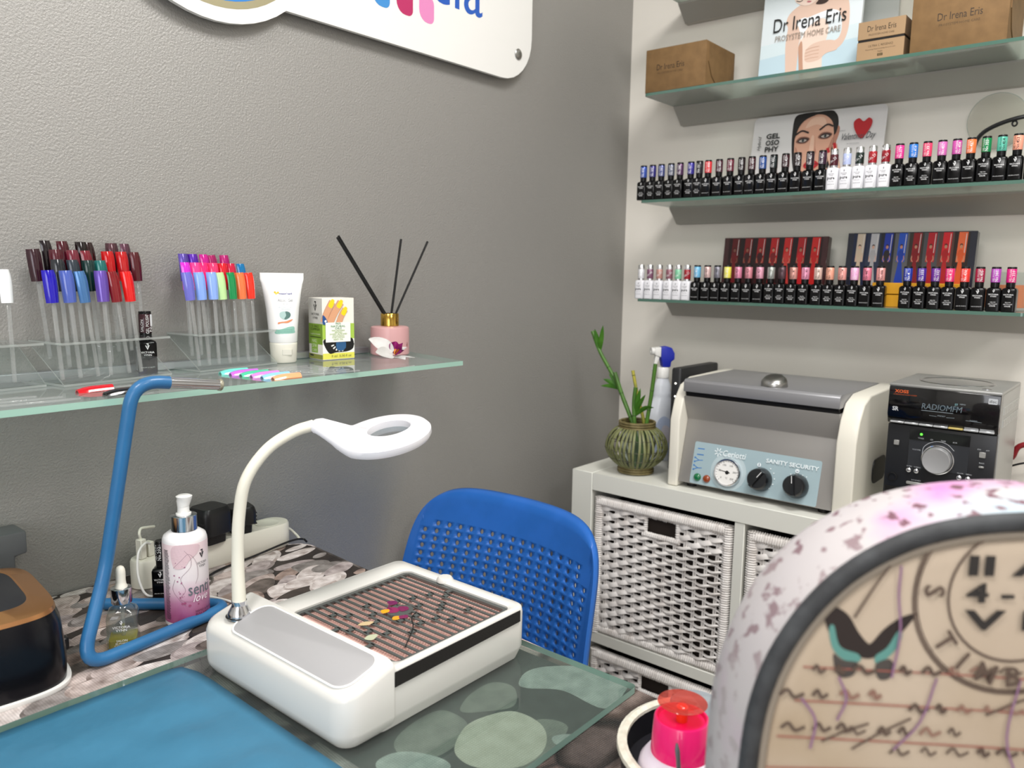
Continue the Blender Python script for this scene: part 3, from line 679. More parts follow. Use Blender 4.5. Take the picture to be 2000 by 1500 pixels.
lo = [('pure','#e8e8ec','01','clear white',.3),('pure','#7a5068','48','dusky mauve',.2),('pure','#b88a80','33','rose beige',.2),('pure','#8c5a66','36','antique rose',.2),('pure','#7cc09a','12','mint green',.1),('pure','#981a26','21','deep crimson',.1),
      ('q','#6fb4da','450','baby blue',.1),('q','#d8b8b4','430','pale blush',.3),('q','#8c8a96','445','silver grey',.4),('q','#e6dc58','452','lemon yellow',0),('q','#d888a4','425','candy pink',.2),('q','#d68c98','424','dusty rose',.2),('q','#dfa0b4','423','powder pink',.2),('c','#b4b8b2','171','sparkling silver',.5),('c','#5a4048','189','smoky plum',.4),('c','#d89c90','187','apricot rose',.3),('c','#e294b2','183','soft pink',.2),('c','#e6c8bc','180','nude',.3),('c','#eaa890','176','apricot',.2),('c','#eaa49c','174','peach pink',.2),('c','#e8a8d2','170','pastel orchid',.1),('q','#dc7c92','447','rose pink',.2),('q','#eaa4a0','446','shell pink',.3),
      ('c','#2238a0','411','ultramarine',.1),('c','#4a2490','333','deep violet',.1),('c','#6a2a92','332','purple',.1),('c','#e22e72','412','neon raspberry',0),('q','#e83c36','436','tomato red',0),('q','#a01a40','435','bordeaux',0),('c','#b04cb4','380','bright purple',0),('c','#d6207c','339','fuchsia',0)]
for y, (k, c, n, cw, mt) in zip(yy, lo):
    polish(RX, y, z4, k, c, n, '%s nail polish bottle with %s cap band in the lower row' % (kw[k], cw), 'lower row of nail polish bottles', rz=-PI/2+random.uniform(-.06, .06), metal=mt, dark_text=(mt >= .2 and k != 'pure'), off=random.uniform(-.1, .5))

# ------------------------------------------------------------------ things on the upper glass shelf. facing the room: u = -y, v = z
U, Vv = (0, -1, 0), (0, 0, 1)
KRAFT = mat('kraft_card', '#82643f', .75, noise=(40, '#745836', .35, .7)); KRAFTD = mat('kraft_edge', '#5c4424', .8)
z2 = SHZ[2]+.0003
def kraft_box(name, label, x0, depth, yl, wid, hgt, text, subtext, tx):
    t = thing(name, label, 'box', (x0, yl, z2))
    bm = bm_new(); bx(bm, 0, depth, -wid, 0, 0, hgt); bevel(bm, .0012, 2); obj('carton', bm, KRAFT, t)
    for s, yb in ((1, .0006), (-1, -wid-.0006)):   # rounded tuck flap on each end
        bm = bm_new(); pl = [(.010, hgt-.004), (.012, hgt*.55), (.03, hgt*.25), (depth*.35, hgt*.10), (depth*.5, hgt*.07), (depth*.65, hgt*.10), (depth-.03, hgt*.25), (depth-.012, hgt*.55), (depth-.010, hgt-.004)]
        prism(bm, pl, -.0012, .0012, Matrix.Translation((0, yb, 0)) @ Matrix(((1, 0, 0, 0), (0, 0, 1, 0), (0, 1, 0, 0), (0, 0, 0, 1)))); obj('tuck_flap', bm, KRAFT, t, smooth=False)
        bm = bm_new(); tube(bm, [(p[0], yb+s*(-.0002), p[1]) for p in pl[1:-1]], .0014, 5); obj('flap_slit', bm, KRAFTD, t)
    P = Print(); P.text(text, tx, hgt*.56, ink('#33261a'), w=wid*.46, h=wid*.085, layer=1)
    P.text(subtext, tx, hgt*.42, ink('#4e3c24'), w=wid*.42, h=wid*.028, res=1, layer=1)
    P.put('print', t, (0, 0, 0), U, Vv)
kraft_box('kraft_box', 'brown kraft carton at the left end of the shelf', -.2, .15, -.166, .156, .098, 'Dr Irena Eris', 'PROSYSTEM HOME CARE', .066)
kraft_box('kraft_box', 'large brown kraft carton right of the gold box', -.19, .16, -.748, .163, .107, 'Dr Irena Eris', 'PROSYSTEM HOME CARE', .083)
# gold box
t = thing('gold_box', 'small gold cosmetics carton with a black band, between card and brown carton', 'box', (-.18, -.646, z2))
GOLDC = mat('gold_card', '#c2a27e', .3, .55)
bm = bm_new(); bx(bm, 0, .088, -.089, 0, 0, .040); bevel(bm, .0006, 1); obj('carton_base', bm, GOLDC, t)
bm = bm_new(); bx(bm, .0012, .0868, -.0878, -.0012, .040, .0445); obj('band', bm, mat('band_black', '#17130f', .4), t)
bm = bm_new(); bx(bm, 0, .088, -.089, 0, .0445, .079); bevel(bm, .0006, 1); obj('carton_lid', bm, GOLDC, t)
P = Print(); D = ink('#4a3a22')
P.text('Dr Irena Eris', .045, .064, ink('#2c2418'), w=.054, h=.011, layer=1); P.text('PROSYSTEM HOME CARE', .045, .052, D, w=.048, h=.0036, layer=1)
P.text('ULTRA C REGENIQ', .045, .030, D, w=.046, h=.005, layer=1); P.text('Repairing Rejuvenating Face Cream', .045, .0235, D, w=.056, h=.003, res=1, layer=1); P.text('Night', .045, .018, D, w=.009, layer=1)
P.poly([(.040, .0095), (.050, .0095), (.050, .0145), (.040, .0145)], ink('#2c2418')); P.text('023', .045, .012, ink('#b9985f'), w=.007, layer=4)
P.put('print', t, (0, 0, 0), U, Vv)
# plain board behind
t = thing('plain_board', 'plain pale board propped behind the beauty brand card', 'board', (-.012, -.43, z2))
bm = bm_new(); bx(bm, -.004, .004, -.245, 0, 0, .30); bevel(bm, .001, 1); obj('board', bm, mat('pale_board', '#c9ccca', .5), t)
# beauty card
t = thing('display_card', 'tall pale display card with a seated woman, standing among the cartons', 'display card', (-.120, -.412, z2+.001)); t.rotation_euler = (0, math.radians(5), 0)
bm = bm_new(); bx(bm, 0, .010, -.217, 0, 0, .31); bevel(bm, .0008, 1); obj('card', bm, mat('card_pale_blue', '#d5dde0', .45), t)
P = Print()
P.poly([(.001, .001), (.216, .001), (.216, .07), (.12, .065), (.001, .055)], ink('#b9cfd9')); P.poly([(.001, .055), (.12, .065), (.216, .07), (.216, .10), (.001, .085)], ink('#ccdade'))
sk1 = ink('#d6b8a6'); sk2 = ink('#b98e76'); sk3 = ink('#e4cdbe')
FB, FL = P.blob, P.line
def fy_(pts): return [(x, y if y < .09 else .09+(y-.09)*.70) for x, y in pts]
P.blob = lambda pts, m, **k: FB(fy_(pts), m, **k)
P.line = lambda pts, wd, m, *k: FL(fy_(pts), wd, m, *k)

P.blob([(.055, .145), (.060, .125), (.058, .08), (.062, .03), (.066, .002), (.085, .002), (.088, .04), (.090, .09), (.11, .13), (.15, .15), (.172, .14), (.178, .10), (.172, .075), (.150, .068), (.140, .055), (.160, .050), (.182, .062), (.192, .095), (.190, .16), (.180, .19), (.15, .205), (.10, .20), (.065, .175)], sk1)
P.blob([(.090, .09), (.098, .03), (.104, .002), (.14, .002), (.142, .05), (.150, .10), (.140, .135), (.118, .13)], sk3)
P.blob([(.088, .07), (.092, .03), (.096, .002), (.104, .002), (.100, .04), (.095, .08)], sk2)
P.blob([(.085, .12), (.095, .10), (.11, .125), (.14, .140), (.160, .125), (.172, .145), (.15, .16), (.11, .15), (.088, .14)], ink('#eceef0'))
P.blob([(.078, .14), (.088, .115), (.092, .085), (.098, .10), (.104, .13), (.098, .15)], ink('#e4e8ea'))
P.blob([(.105, .060), (.120, .072), (.150, .075), (.170, .068), (.172, .052), (.150, .047), (.135, .036), (.112, .034), (.104, .042)], sk1)
for k in range(4): P.line([(.104, .040+.0068*k), (.118, .042+.0072*k), (.134, .042+.0075*k)], .0009, sk2)
P.blob([(.070, .215), (.075, .20), (.095, .186), (.112, .19), (.125, .21), (.13, .25), (.115, .285), (.085, .285), (.068, .25)], sk3)
P.blob([(.118, .185), (.124, .20), (.130, .24), (.118, .29), (.135, .305), (.155, .28), (.158, .235), (.150, .20), (.138, .182)], ink('#3a2a24'))
P.line([(.074, .206), (.082, .2015), (.088, .205)], .002, ink('#4a3a34')); P.line([(.094, .212), (.098, .203), (.103, .202)], .0012, sk2); P.blob([(.097, .197), (.103, .1935), (.108, .196), (.102, .199)], ink('#b4606a'))
P.text('Dr Irena Eris', .107, .124, BLACK_INK, w=.158, h=.030, res=4, layer=40, rot=.0)
P.text('PROSYSTEM HOME CARE', .105, .095, ink('#8f8276'), w=.142, h=.0125, layer=40)
P.put('print', t, (0, 0, 0), U, Vv)

# ------------------------------------------------------------------ card and face shield behind the upper bottle row
t = thing('beauty_card', 'white card printed with a dark-haired model in red lipstick, behind the upper bottles', 'display card', (-.062, -.374, SHZ[3]+.0003)); t.rotation_euler = (0, math.radians(9), 0)
bm = bm_new(); prism(bm, rrect(.300, .198, .012, 5, .150, .099), 0, .004, Matrix(((0, 0, 1, 0), (-1, 0, 0, 0), (0, 1, 0, 0), (0, 0, 0, 1)))); obj('card', bm, mat('card_white', '#dcd9d8', .4), t, smooth=False)
P = Print(base=.0001); SK = ink('#d9a58c'); SKD = ink('#b9806a'); SKL = ink('#e6bca4'); HR = ink('#1c1614'); LIP = ink('#b81c24')
P.blob([(.098, .19), (.095, .155), (.098, .115), (.105, .075), (.118, .04), (.14, .022), (.163, .03), (.182, .055), (.194, .095), (.199, .14), (.196, .18), (.18, .196), (.15, .197), (.118, .197)], HR)
P.blob([(.192, .118), (.199, .128), (.203, .150), (.200, .160), (.193, .155)], SKD)
P.poly([(.112, .001), (.112, .035), (.135, .05), (.165, .045), (.178, .03), (.182, .001)], SKD)
P.blob([(.103, .150), (.104, .115), (.110, .082), (.122, .055), (.140, .036), (.158, .040), (.176, .062), (.187, .095), (.191, .135), (.186, .168), (.165, .188), (.135, .190), (.112, .178)], SK)
P.blob([(.106, .120), (.112, .085), (.125, .058), (.124, .075), (.116, .10)], SKD); P.blob([(.180, .075), (.188, .10), (.190, .135), (.184, .12), (.178, .095)], SKD)
P.blob([(.125, .162), (.15, .168), (.172, .160), (.165, .182), (.14, .184)], SKL); P.blob([(.141, .140), (.147, .140), (.149, .105), (.143, .103), (.139, .108)], SKL)
P.blob([(.150, .140), (.152, .118), (.156, .103), (.150, .099), (.143, .097), (.150, .103), (.151, .112)], SKD)
P.blob([(.138, .101), (.145, .0965), (.154, .100), (.148, .099)], ink('#8c5444'))
for sgn, ex, ey in ((1, .122, .133), (-1, .172, .139)):
    P.blob([(ex-.016, ey-.001), (ex-.008, ey+.0085), (ex+.006, ey+.009), (ex+.016, ey+.003), (ex+.007, ey-.006), (ex-.008, ey-.006)], ink('#8a5c4c'))
    P.blob([(ex-.013, ey-.0005), (ex-.005, ey+.0065), (ex+.006, ey+.0065), (ex+.014, ey+.003), (ex+.006, ey-.0042), (ex-.006, ey-.0045)], ink('#3a2420'))
    P.blob([(ex-.009, ey-.0005), (ex-.003, ey+.0026), (ex+.005, ey+.0026), (ex+.009, ey+.0005), (ex+.003, ey-.0028), (ex-.004, ey-.003)], ink('#b8aca4'))
    P.poly(circ(.0031, 14, ex+.0005, ey+.0002), ink('#2c3a3c')); P.poly(circ(.0014, 8, ex+.0005, ey+.0004), BLACK_INK)
P.line([(.104, .148), (.118, .156), (.134, .150)], .004, ink('#2a1c18')); P.line([(.158, .154), (.174, .165), (.188, .160)], .004, ink('#2a1c18'))
P.blob([(.130, .075), (.140, .086), (.147, .083), (.153, .086), (.165, .076), (.155, .066), (.146, .063), (.137, .067)], LIP); P.line([(.132, .0755), (.147, .0765), (.163, .0765)], .0016, ink('#5c0c12')); P.blob([(.140, .072), (.148, .0735), (.156, .072), (.148, .068)], ink('#d4404a'))
P.blob([(.100, .13), (.098, .16), (.108, .185), (.135, .197), (.15, .192), (.125, .182), (.110, .165)], HR); P.blob([(.15, .192), (.172, .186), (.186, .168), (.193, .14), (.198, .165), (.185, .195)], HR)
for a, b, c in (((.214, .03), (.194, .075), (.182, .108)), ((.218, .03), (.205, .080), (.196, .118)), ((.208, .02), (.188, .05), (.172, .075)), ((.214, .015), (.195, .035), (.180, .05))):
    P.line([a, b, c], .0105, SKD); P.line([a, b, c], .009, SKL)
    P.line([((b[0]+3*c[0])/4, (b[1]+3*c[1])/4), (c[0]-.001, c[1]+.003)], .0068, LIP)
P.blob([(.200, .0), (.205, .03), (.222, .03), (.228, .0)], SKL)
for i, s in enumerate(('GEL', 'OSO', 'PHY')): P.text(s, .051, .150-.0155*i, BLACK_INK, w=.033, h=.0125, bold=.03, layer=60)
P.text('Hybrid', .020, .135, BLACK_INK, w=.034, h=.010, rot=PI/2, shear=.3, layer=60)
P.blob([(.252, .125), (.268, .145), (.272, .162), (.264, .170), (.2535, .163), (.243, .171), (.233, .163), (.237, .145)], LIP, layer=60)
P.text('Valentines Day', .247, .130, ink('#3c3c40'), w=.072, h=.019, shear=.45, layer=61); P.text('by Gelosophy', .236, .116, ink('#909094'), w=.026, h=.003, layer=61); P.text('happy', .208, .147, ink('#909094'), w=.018, h=.003, layer=61)
P.put('print', t, (0, 0, 0), U, Vv)
t = thing('face_shield', 'clear round face shield with a black curved headband, behind the right bottles', 'face shield', (-.07, -.88, SHZ[3]+.0003))
bm = bm_new(); M = Matrix.Translation((.055, 0, .1385)) @ Matrix.Rotation(math.radians(-8), 4, 'Y') @ Matrix.Rotation(PI/2, 4, 'Y')
prism(bm, circ(.0545, 48), 0, .0008, M); obj('visor', bm, clear('visor_clear', '#f4f4f2', .08, 1.4, haze=.10, hazecol='#f0efe8'), t, smooth=False)
bm = bm_new(); tube(bm, [M @ Vector((.0545*math.cos(a*PI/24), .0545*math.sin(a*PI/24), .0004)) for a in range(48)], .0008, 5, closed=True); obj('visor_rim', bm, ACRYE, t)
bm = bm_new(); tube(bm, spline([(.02, .034, .0), (.012, .032, .05), (.006, .028, .085), (0, .016, .107), (-.005, -.01, .121), (-.008, -.045, .130), (-.005, -.08, .133), (.002, -.11, .128)], 6), .0042, 8, flat=1.3); hb = obj('headband', bm, mat('headband_black', '#1b1b1d', .4), t)
bm = bm_new(); tube(bm, [(-.007+.0, -.040+.004*math.cos(a*PI/8), .1205+.0048*math.sin(a*PI/8)) for a in range(16)], .0018, 6, closed=True); obj('loop', bm, MATS['headband_black'], hb)

# ------------------------------------------------------------------ cartons and glass behind the lower bottle row
def gala(name, label, yl, wid, x0, hgt, bg, cols, tilt):
    t = thing(name, label, 'box', (x0, yl, SHZ[4]+.0003)); t.rotation_euler = (0, math.radians(tilt), 0)
    bm = bm_new(); bx(bm, 0, .022, -wid, 0, 0, hgt); bevel(bm, .0008, 1); obj('carton', bm, mat('carton_'+bg.strip('#'), bg, .25, coat=.4), t)
    P = Print(); n = len(cols)
    for i, (bk, st, dr, skn) in enumerate(cols):
        u0 = wid*(.05+.9*i/n); u1 = wid*(.05+.9*(i+1)/n); mid = (u0+u1)/2; dw = (u1-u0)
        P.poly([(u0, .002), (u1, .002), (u1, hgt-.002), (u0, hgt-.002)], ink(bk, .25), 1)
        P.poly([(mid-dw*.28, hgt*.60), (mid+dw*.30, hgt*.60), (mid+dw*.36, hgt-.002), (mid-dw*.22, hgt-.002)], ink(st, .25), 2)
        P.line([(mid+dw*.22, hgt*.72), (mid+dw*.26, hgt*.97)], .0012, ink('#d8d4d0', .25), 3)
        h0 = hgt*.30; 
        P.blob([(mid-dw*.12, hgt*.755), (mid+dw*.12, hgt*.755), (mid+dw*.22, hgt*.70), (mid+dw*.15, hgt*.65), (mid+dw*.12, hgt*.60), (mid+dw*.30, hgt*.22), (mid-dw*.30, hgt*.22), (mid-dw*.12, hgt*.60), (mid-dw*.16, hgt*.65), (mid-dw*.22, hgt*.70)], ink(dr, .25), layer=5)
        P.line([(mid-dw*.17, hgt*.71), (mid-dw*.24, hgt*.64), (mid-dw*.13, hgt*.60)], .0018, ink(skn, .25), 4); P.line([(mid+dw*.17, hgt*.71), (mid+dw*.24, hgt*.64), (mid+dw*.13, hgt*.60)], .0018, ink(skn, .25), 4)
        P.poly(circ(dw*.095, 10, mid, hgt*.80, dw*.13), ink(skn, .25), 6); P.blob([(mid-dw*.10, hgt*.812), (mid-dw*.06, hgt*.836), (mid+dw*.06, hgt*.836), (mid+dw*.10, hgt*.812), (mid, hgt*.826)], ink('#2a1816', .25), layer=7)
    P.put('print', t, (0, 0, 0), U, Vv)
r1 = '#24100f'
gala('red_carton', 'dark red glossy carton with a row of women in red gowns', -.330, .250, -.085, .152, '#3a0d10', [(r1, '#5a1416', '#6a1218', '#7a4a3c'), ('#1c0e0e', '#7a1616', '#3a1a1a', '#8c5c48'), (r1, '#94181a', '#3c1418', '#a87058'), ('#1c0e0e', '#b41c1c', '#7a1c1e', '#b8826a'), (r1, '#c42420', '#c23a34', '#b8826a'), ('#1c0e0e', '#a81a1c', '#c01c22', '#a87058'), (r1, '#c8241e', '#bc1c1c', '#a87058')], 6)
gala('blue_carton', 'dark glossy carton with eight women in white, blue, red and orange', -.622, .252, -.085, .158, '#141a2c', [('#1a2440', '#c8b8a4', '#cdb8a0', '#d8b09a'), ('#2a3248', '#b4b4b8', '#a8a6a8', '#c8a08c'), ('#20242c', '#2038a0', '#2a2628', '#b8866e'), ('#5a5c60', '#2450b8', '#1c3ca0', '#b8866e'), ('#34302c', '#8c1a22', '#7c161e', '#b8866e'), ('#4a4c50', '#b01826', '#a01822', '#b8866e'), ('#5a3a34', '#d01c28', '#a81c20', '#b8866e'), ('#2a1c18', '#e86a3c', '#d85a28', '#c8906e')], 6)
t = thing('yellow_box', 'mustard yellow stacked box seen in the gap between lower bottles', 'box', (-.135, -.70, SHZ[4]+.0003))
YM = mat('mustard_card', '#d69a1c', .5)
bm = bm_new(); bx(bm, 0, .045, -.16, 0, 0, .0255); bevel(bm, .001, 1); obj('box_base', bm, YM, t)
bm = bm_new(); bx(bm, -.0015, .0465, -.1615, .0015, .0268, .050); bevel(bm, .001, 1); obj('box_lid', bm, YM, t)
t = thing('candle_glass', 'clear glass tumbler of orange wax behind the last lower bottle', 'candle', (-.105, -.943, SHZ[4]+.0003))
bm = bm_new(); lathe(bm, [(0, 0), (.028, 0), (.031, .002), (.0335, .074), (.0325, .0745), (.030, .006), (0, .006)], 32); obj('tumbler', bm, ACRY, t)
bm = bm_new(); lathe(bm, [(0, .0065), (.0295, .0065), (.0312, .050), (0, .050)], 32); obj('wax', bm, mat('orange_wax', '#e8824a', .5), t)
# ------------------------------------------------------------------ white cube shelving with wicker baskets
CAB = mat('cabinet_white', '#dfdfd6', .38)
t = thing('storage_cabinet', 'white cube storage cabinet with wicker baskets under the shelves', 'cabinet', (0, 0, 0))
def board(name, y0, y1, z0, z1, x0=-.39, x1=-.003, b=.0012):
    bm = bm_new(); bx(bm, x0, x1, y0, y1, z0, z1); bevel(bm, b, 1); return obj(name, bm, CAB, t)
board('side_board', -.176, -.118, FZ, .79); board('side_board', -.970, -.912, FZ, .79)
board('top_board', -.9115, -.1765, .748, .79); board('bottom_board', -.9115, -.1765, FZ, .016)
board('divider', -.556, -.534, .0165, .7475, -.388)
board('inner_shelf', -.5335, -.1765, .370, .397, -.388); board('inner_shelf', -.9115, -.5565, .370, .397, -.388)

WICK = mat('white_wicker', '#e4e0dc', .45, bump=(400, .15, .001), noise=(30, '#cfc8c2', .45, .75)); INSHADE = mat('basket_inner_shade', '#2a211c', .9)
BW, BH, BD = .345, .335, .33
def ripple(bm, p0, p1, r, pitch, n=7, ex=(1, 1)):
    p0, p1 = Vector(p0), Vector(p1); L = (p1-p0).length; k = max(4, int(L/pitch)*3); pts = []; rs = []
    for i in range(k+1): pts.append(p0.lerp(p1, i/k)); rs.append(r*(1+(.10, .04, -.16)[i % 3])+random.uniform(-.0004, .0004))
    tube(bm, pts, rs, n)
def basket_meshes():
    """basket local frame: x right along the front, y into the cabinet, z up"""
    bm = bm_new(); st = BW-.05; n = 12; sxs = [.032+(BW-.064)*i/(n-1) for i in range(n)]
    hx0, hx1, hz0, hz1 = BW*.395, BW*.63, BH-.062, BH-.024
    rows = 25
    for k in range(rows):
        z = .022+(BH-.046)*k/(rows-1)
        segs = [(.006, BW-.006)] if not (hz0-.008 < z < hz1+.01) else [(.006, hx0), (hx1, BW-.006)]
        for a, b in segs:
            m = max(6, int((b-a)/.0058)); pts = []; rs = []
            for i in range(m+1):
                x = a+(b-a)*i/m; ph = PI*(x-sxs[0])/(sxs[1]-sxs[0])+(k % 2)*PI
                pts.append((x, -.0036*math.sin(ph+PI/2)+.004, z+.0028*math.sin(ph))); rs.append(.0060+.0006*math.sin(ph+PI/2)+random.uniform(-.0003, .0003))
            tube(bm, pts, rs, 6, up=(0, 1, 0), flat=.55)
    weave = bm
    bm = bm_new()
    for x in sxs:
        for dx in (-.0024, .0024):
            zz = [(.012, BH-.012)] if not (hx0-.004 < x < hx1+.004) else [(.012, hz0), (hz1, BH-.012)]
            for a, b in zz: tube(bm, [(x+dx, .0045, a), (x+dx, .0045, b)], .0019, 5)
    stakes = bm
    rims = []
    for a, b, r in (((.008, .006, BH-.010), (BW-.008, .006, BH-.010), .0125), ((.008, .006, .010), (BW-.008, .006, .010), .0105), ((.010, .006, .0), (.010, .006, BH), .0115), ((BW-.010, .006, .0), (BW-.010, .006, BH), .0115)):
        bm = bm_new(); ripple(bm, a, b, r, .0052); rims.append(bm)
    bm = bm_new(); ripple(bm, (hx0-.006, .003, hz0), (hx1+.006, .003, hz0), .0065, .005); ripple(bm, (hx0, .004, hz0), (hx0, .004, hz1+.01), .005, .005); ripple(bm, (hx1, .004, hz0), (hx1, .004, hz1+.01), .005, .005); hand = bm
    bm = bm_new(); bx(bm, .012, BW-.012, .014, BD, .004, BH-.02)  # dark open box stands for the shade inside the basket, behind the weave
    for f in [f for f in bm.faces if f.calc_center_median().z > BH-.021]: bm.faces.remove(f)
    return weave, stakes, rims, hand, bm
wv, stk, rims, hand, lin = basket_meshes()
_bk = [('weave', me_from('weave', wv, [WICK]), 'stuff'), ('stakes', me_from('stakes', stk, [WICK]), 'stuff')] + [('rim', me_from('rim', r, [WICK]), None) for r in rims[:2]] + [('corner_post', me_from('corner_post', r, [WICK]), None) for r in rims[2:]] + [('handle_frame', me_from('handle_frame', hand, [WICK]), None), ('inner_shade', me_from('inner_shade', lin, [INSHADE]), None)]
for y, z, lb in ((-.183, .3975, 'white wicker basket in the upper left cubby, its handle slot in full view'), (-.183, .0165, 'white wicker basket in the lower left cubby, mostly below the table edge'), (-.562, .3975, 'white wicker basket in the upper right cubby behind the floral chair'), (-.562, .0165, 'white wicker basket in the lower right cubby, hidden by the floral chair')):
    b = thing('wicker_basket', lb, 'basket', (-.384, y, z), -PI/2, 'wicker baskets in the cabinet')
    for nm, me, kd in _bk:
        o = link(nm, me, b)
        if kd: o['kind'] = kd

# ------------------------------------------------------------------ hot cabinet (steriliser)
ZC = .7903
GREYM = mat('grey_enamel', '#9b9894', .38, .3)
t = thing('steriliser', 'grey and cream steriliser with dials standing on the white cabinet', 'steriliser', (-.36, -.384, ZC))
MX = Matrix(((1, 0, 0, 0), (0, 0, -1, 0), (0, 1, 0, 0), (0, 0, 0, 1)))   # profile (x,z) extruded along -y
bm = bm_new(); prism(bm, [(0, .012), (.033, .150), (.010, .203), (.255, .203), (.255, .012)], 0, .334, MX); bevel(bm, .002, 2); obj('body', bm, GREYM, t)
bm = bm_new(); prism(bm, [(.016, .2025), (.012, .213), (.250, .213), (.250, .2025)], .003, .331, MX); obj('gap_shade', bm, BLACKP, t)  # black filler stands in for the shade in the gap under the lid
bm = bm_new(); prism(bm, [(.006, .2135), (.006, .236), (.012, .241), (.262, .241), (.262, .2135)], .000, .334, MX); bevel(bm, .0016, 2); lid = obj('lid', bm, mat('grey_lid', '#98989b', .33, .4), t)
bm = bm_new(); lathe(bm, [(.0265, -.002), (.0265, .006), (.0255, .013), (.019, .0195), (.010, .022), (0, .0225)], 36); bmesh.ops.scale(bm, vec=(1, 1, 1), verts=bm.verts); obj('lid_knob', bm, STEEL, lid, loc=(.040, -.190, .2412), rot=(0, math.radians(-22), 0))
for y0, y1, nm in ((.024, .0005, 'left'), (-.3345, -.372, 'right')):
    bm = bm_new(); pr = [(-.004, 0), (-.004, .150), (.010, .193), (.034, .224), (.075, .238), (.27, .2415), (.28, .232), (.28, 0)]
    prism(bm, pr, -y0, -y1, MX); bevel(bm, .004, 3); obj('side_cheek', bm, WARMW, t)
bm = bm_new(); prism(bm, rrect(.09, .05, .018, 5, .16, .075), .3725, .3745, MX); obj('grip_recess', bm, BLACKP, t)
for x in (.03, .24):
    for y in (-.02, -.31): bm = bm_new(); lathe(bm, [(.011, 0), (.011, .013), (0, .013)], 16); obj('foot', bm, BLACKP, t, loc=(x, y, 0))
pv = Vector((.033, 0, .138)).normalized(); pn = Vector((0, -1, 0)).cross(pv)
PO = Vector((0, 0, .012))
P = Print(base=.0003)
PB = ink('#9fb4ba', .35); LB = ink('#b6c6ca', .35)
P.poly(rrect(.276, .092, .004, 4, .166, .048), PB)
P.poly(circ(.040, 32, .113, .040), LB)
BL = ink('#3c78ba'); WI = ink('#e6eef0')
for i in range(2):
    y = .079-.013*i; P.line([(.036, y), (.052, y+.0005)], .0022, BL)
    y = .054-.017*i; P.line([(.052, y+.001), (.043, y), (.034, y+.004)], .0016, BL); P.line([(.043, y), (.034, y-.004)], .0016, BL); P.poly(circ(.002, 8, .033, y+.0045), BL); P.poly(circ(.002, 8, .033, y-.0045), BL)
for k in range(7): a = k*2*PI/7+.2; P.line([(.085+.003*math.cos(a), .078+.003*math.sin(a)), (.085+.0095*math.cos(a), .078+.0095*math.sin(a))], .0022, WI)
P.text('Ceriotti', .122, .078, WI, w=.052, h=.013, shear=.15, bold=.01, layer=40)
P.text('SANITY SECURITY', .246, .0775, WI, w=.108, h=.0085, bold=.02, layer=40)
P.poly(circ(.0042, 16, .178, .066), WI); P.poly([(.1772, .063), (.1788, .063), (.1788, .069), (.1772, .069)], ink('#3a5a7a')); P.poly(circ(.0042, 16, .258, .0665), WI); P.line([(.2558, .067), (.258, .065), (.2602, .067)], .0012, ink('#3a5a7a'))
for k in range(5): P.poly(circ(.0014, 8, .193+.024*math.sin(.5+k*.5)*.9, .041+.024*math.cos(.5+k*.5)), WI); P.poly(circ(.0012, 8, .258-.012+.008*k, .058+.002*(k % 2)), WI)
P.put('control_panel', t, PO, U, pv)
Mp = Matrix.Translation(PO) @ Matrix(((0, pv.x, pn.x, 0), (-1, 0, pn.y, 0), (0, pv.z, pn.z, 0), (0, 0, 0, 1)))   # (u, v, n) -> local
def onp(u, v, n=0): return Mp @ Matrix.Translation((u, v, n))
bm = bm_new(); lathe(bm, [(.0235, .0004), (.030, .0008), (.0305, .006), (.0285, .009), (.0262, .0085), (.0262, .006)], 40, onp(.113, .038)); g = obj('gauge_bezel', bm, CHROME, t)
bm = bm_new(); lathe(bm, [(.0268, .0058), (0, .0059)], 40, onp(.113, .038)); d = obj('gauge_dial', bm, mat('dial_white', '#eceae6', .4), g)
P = Print(base=.006)
for k in range(21):
    a = PI*1.25-k*PI*1.5/20; r0 = .0215 if k % 4 == 0 else .0232; P.line([(r0*math.cos(a), r0*math.sin(a)), (.0252*math.cos(a), .0252*math.sin(a))], .0008, BLACK_INK, 1)
for k, s in enumerate(('0', '50', '100', '150', '200', '250')): a = PI*1.25-k*PI*1.5/5; P.text(s, .017*math.cos(a), .017*math.sin(a), BLACK_INK, h=.004, layer=1)
P.text('°C', 0, -.012, BLACK_INK, h=.004, layer=1); P.poly([(-.019, .0026), (-.019, .0036), (.006, .0012), (.006, -.0012)], BLACK_INK, 3); P.poly(circ(.0042, 16), BLACK_INK, 4)
me = P.mesh('dial_print'); me.transform(onp(.113, .038)); link('dial_print', me, d)
DIAL = mat('dial_black', '#17181b', .28, coat=.3)
for u in (.186, .261):
    bm = bm_new(); lathe(bm, [(.024, .0004), (.025, .004), (.023, .012), (.021, .024), (.019, .0262), (0, .0265)], 28, onp(u, .0365)); k = obj('dial_knob', bm, DIAL, t)
    bm = bm_new(); loft(bm, [[(-.0055, -.021, .024), (.0055, -.021, .024), (.0055, .021, .024), (-.0055, .021, .024)], [(-.003, -.020, .031), (.003, -.020, .031), (.003, .020, .031), (-.003, .020, .031)]], onp(u, .0365) @ Matrix.Rotation(-.6 if u < .2 else .15, 4, 'Z')); obj('grip_bar', bm, DIAL, k)
    bm = bm_new(); bx(bm, -.0006, .0006, .004, .019, .0311, .0315, onp(u, .0365) @ Matrix.Rotation(-.6 if u < .2 else .15, 4, 'Z')); obj('pointer_mark', bm, WHITE_INK, k)
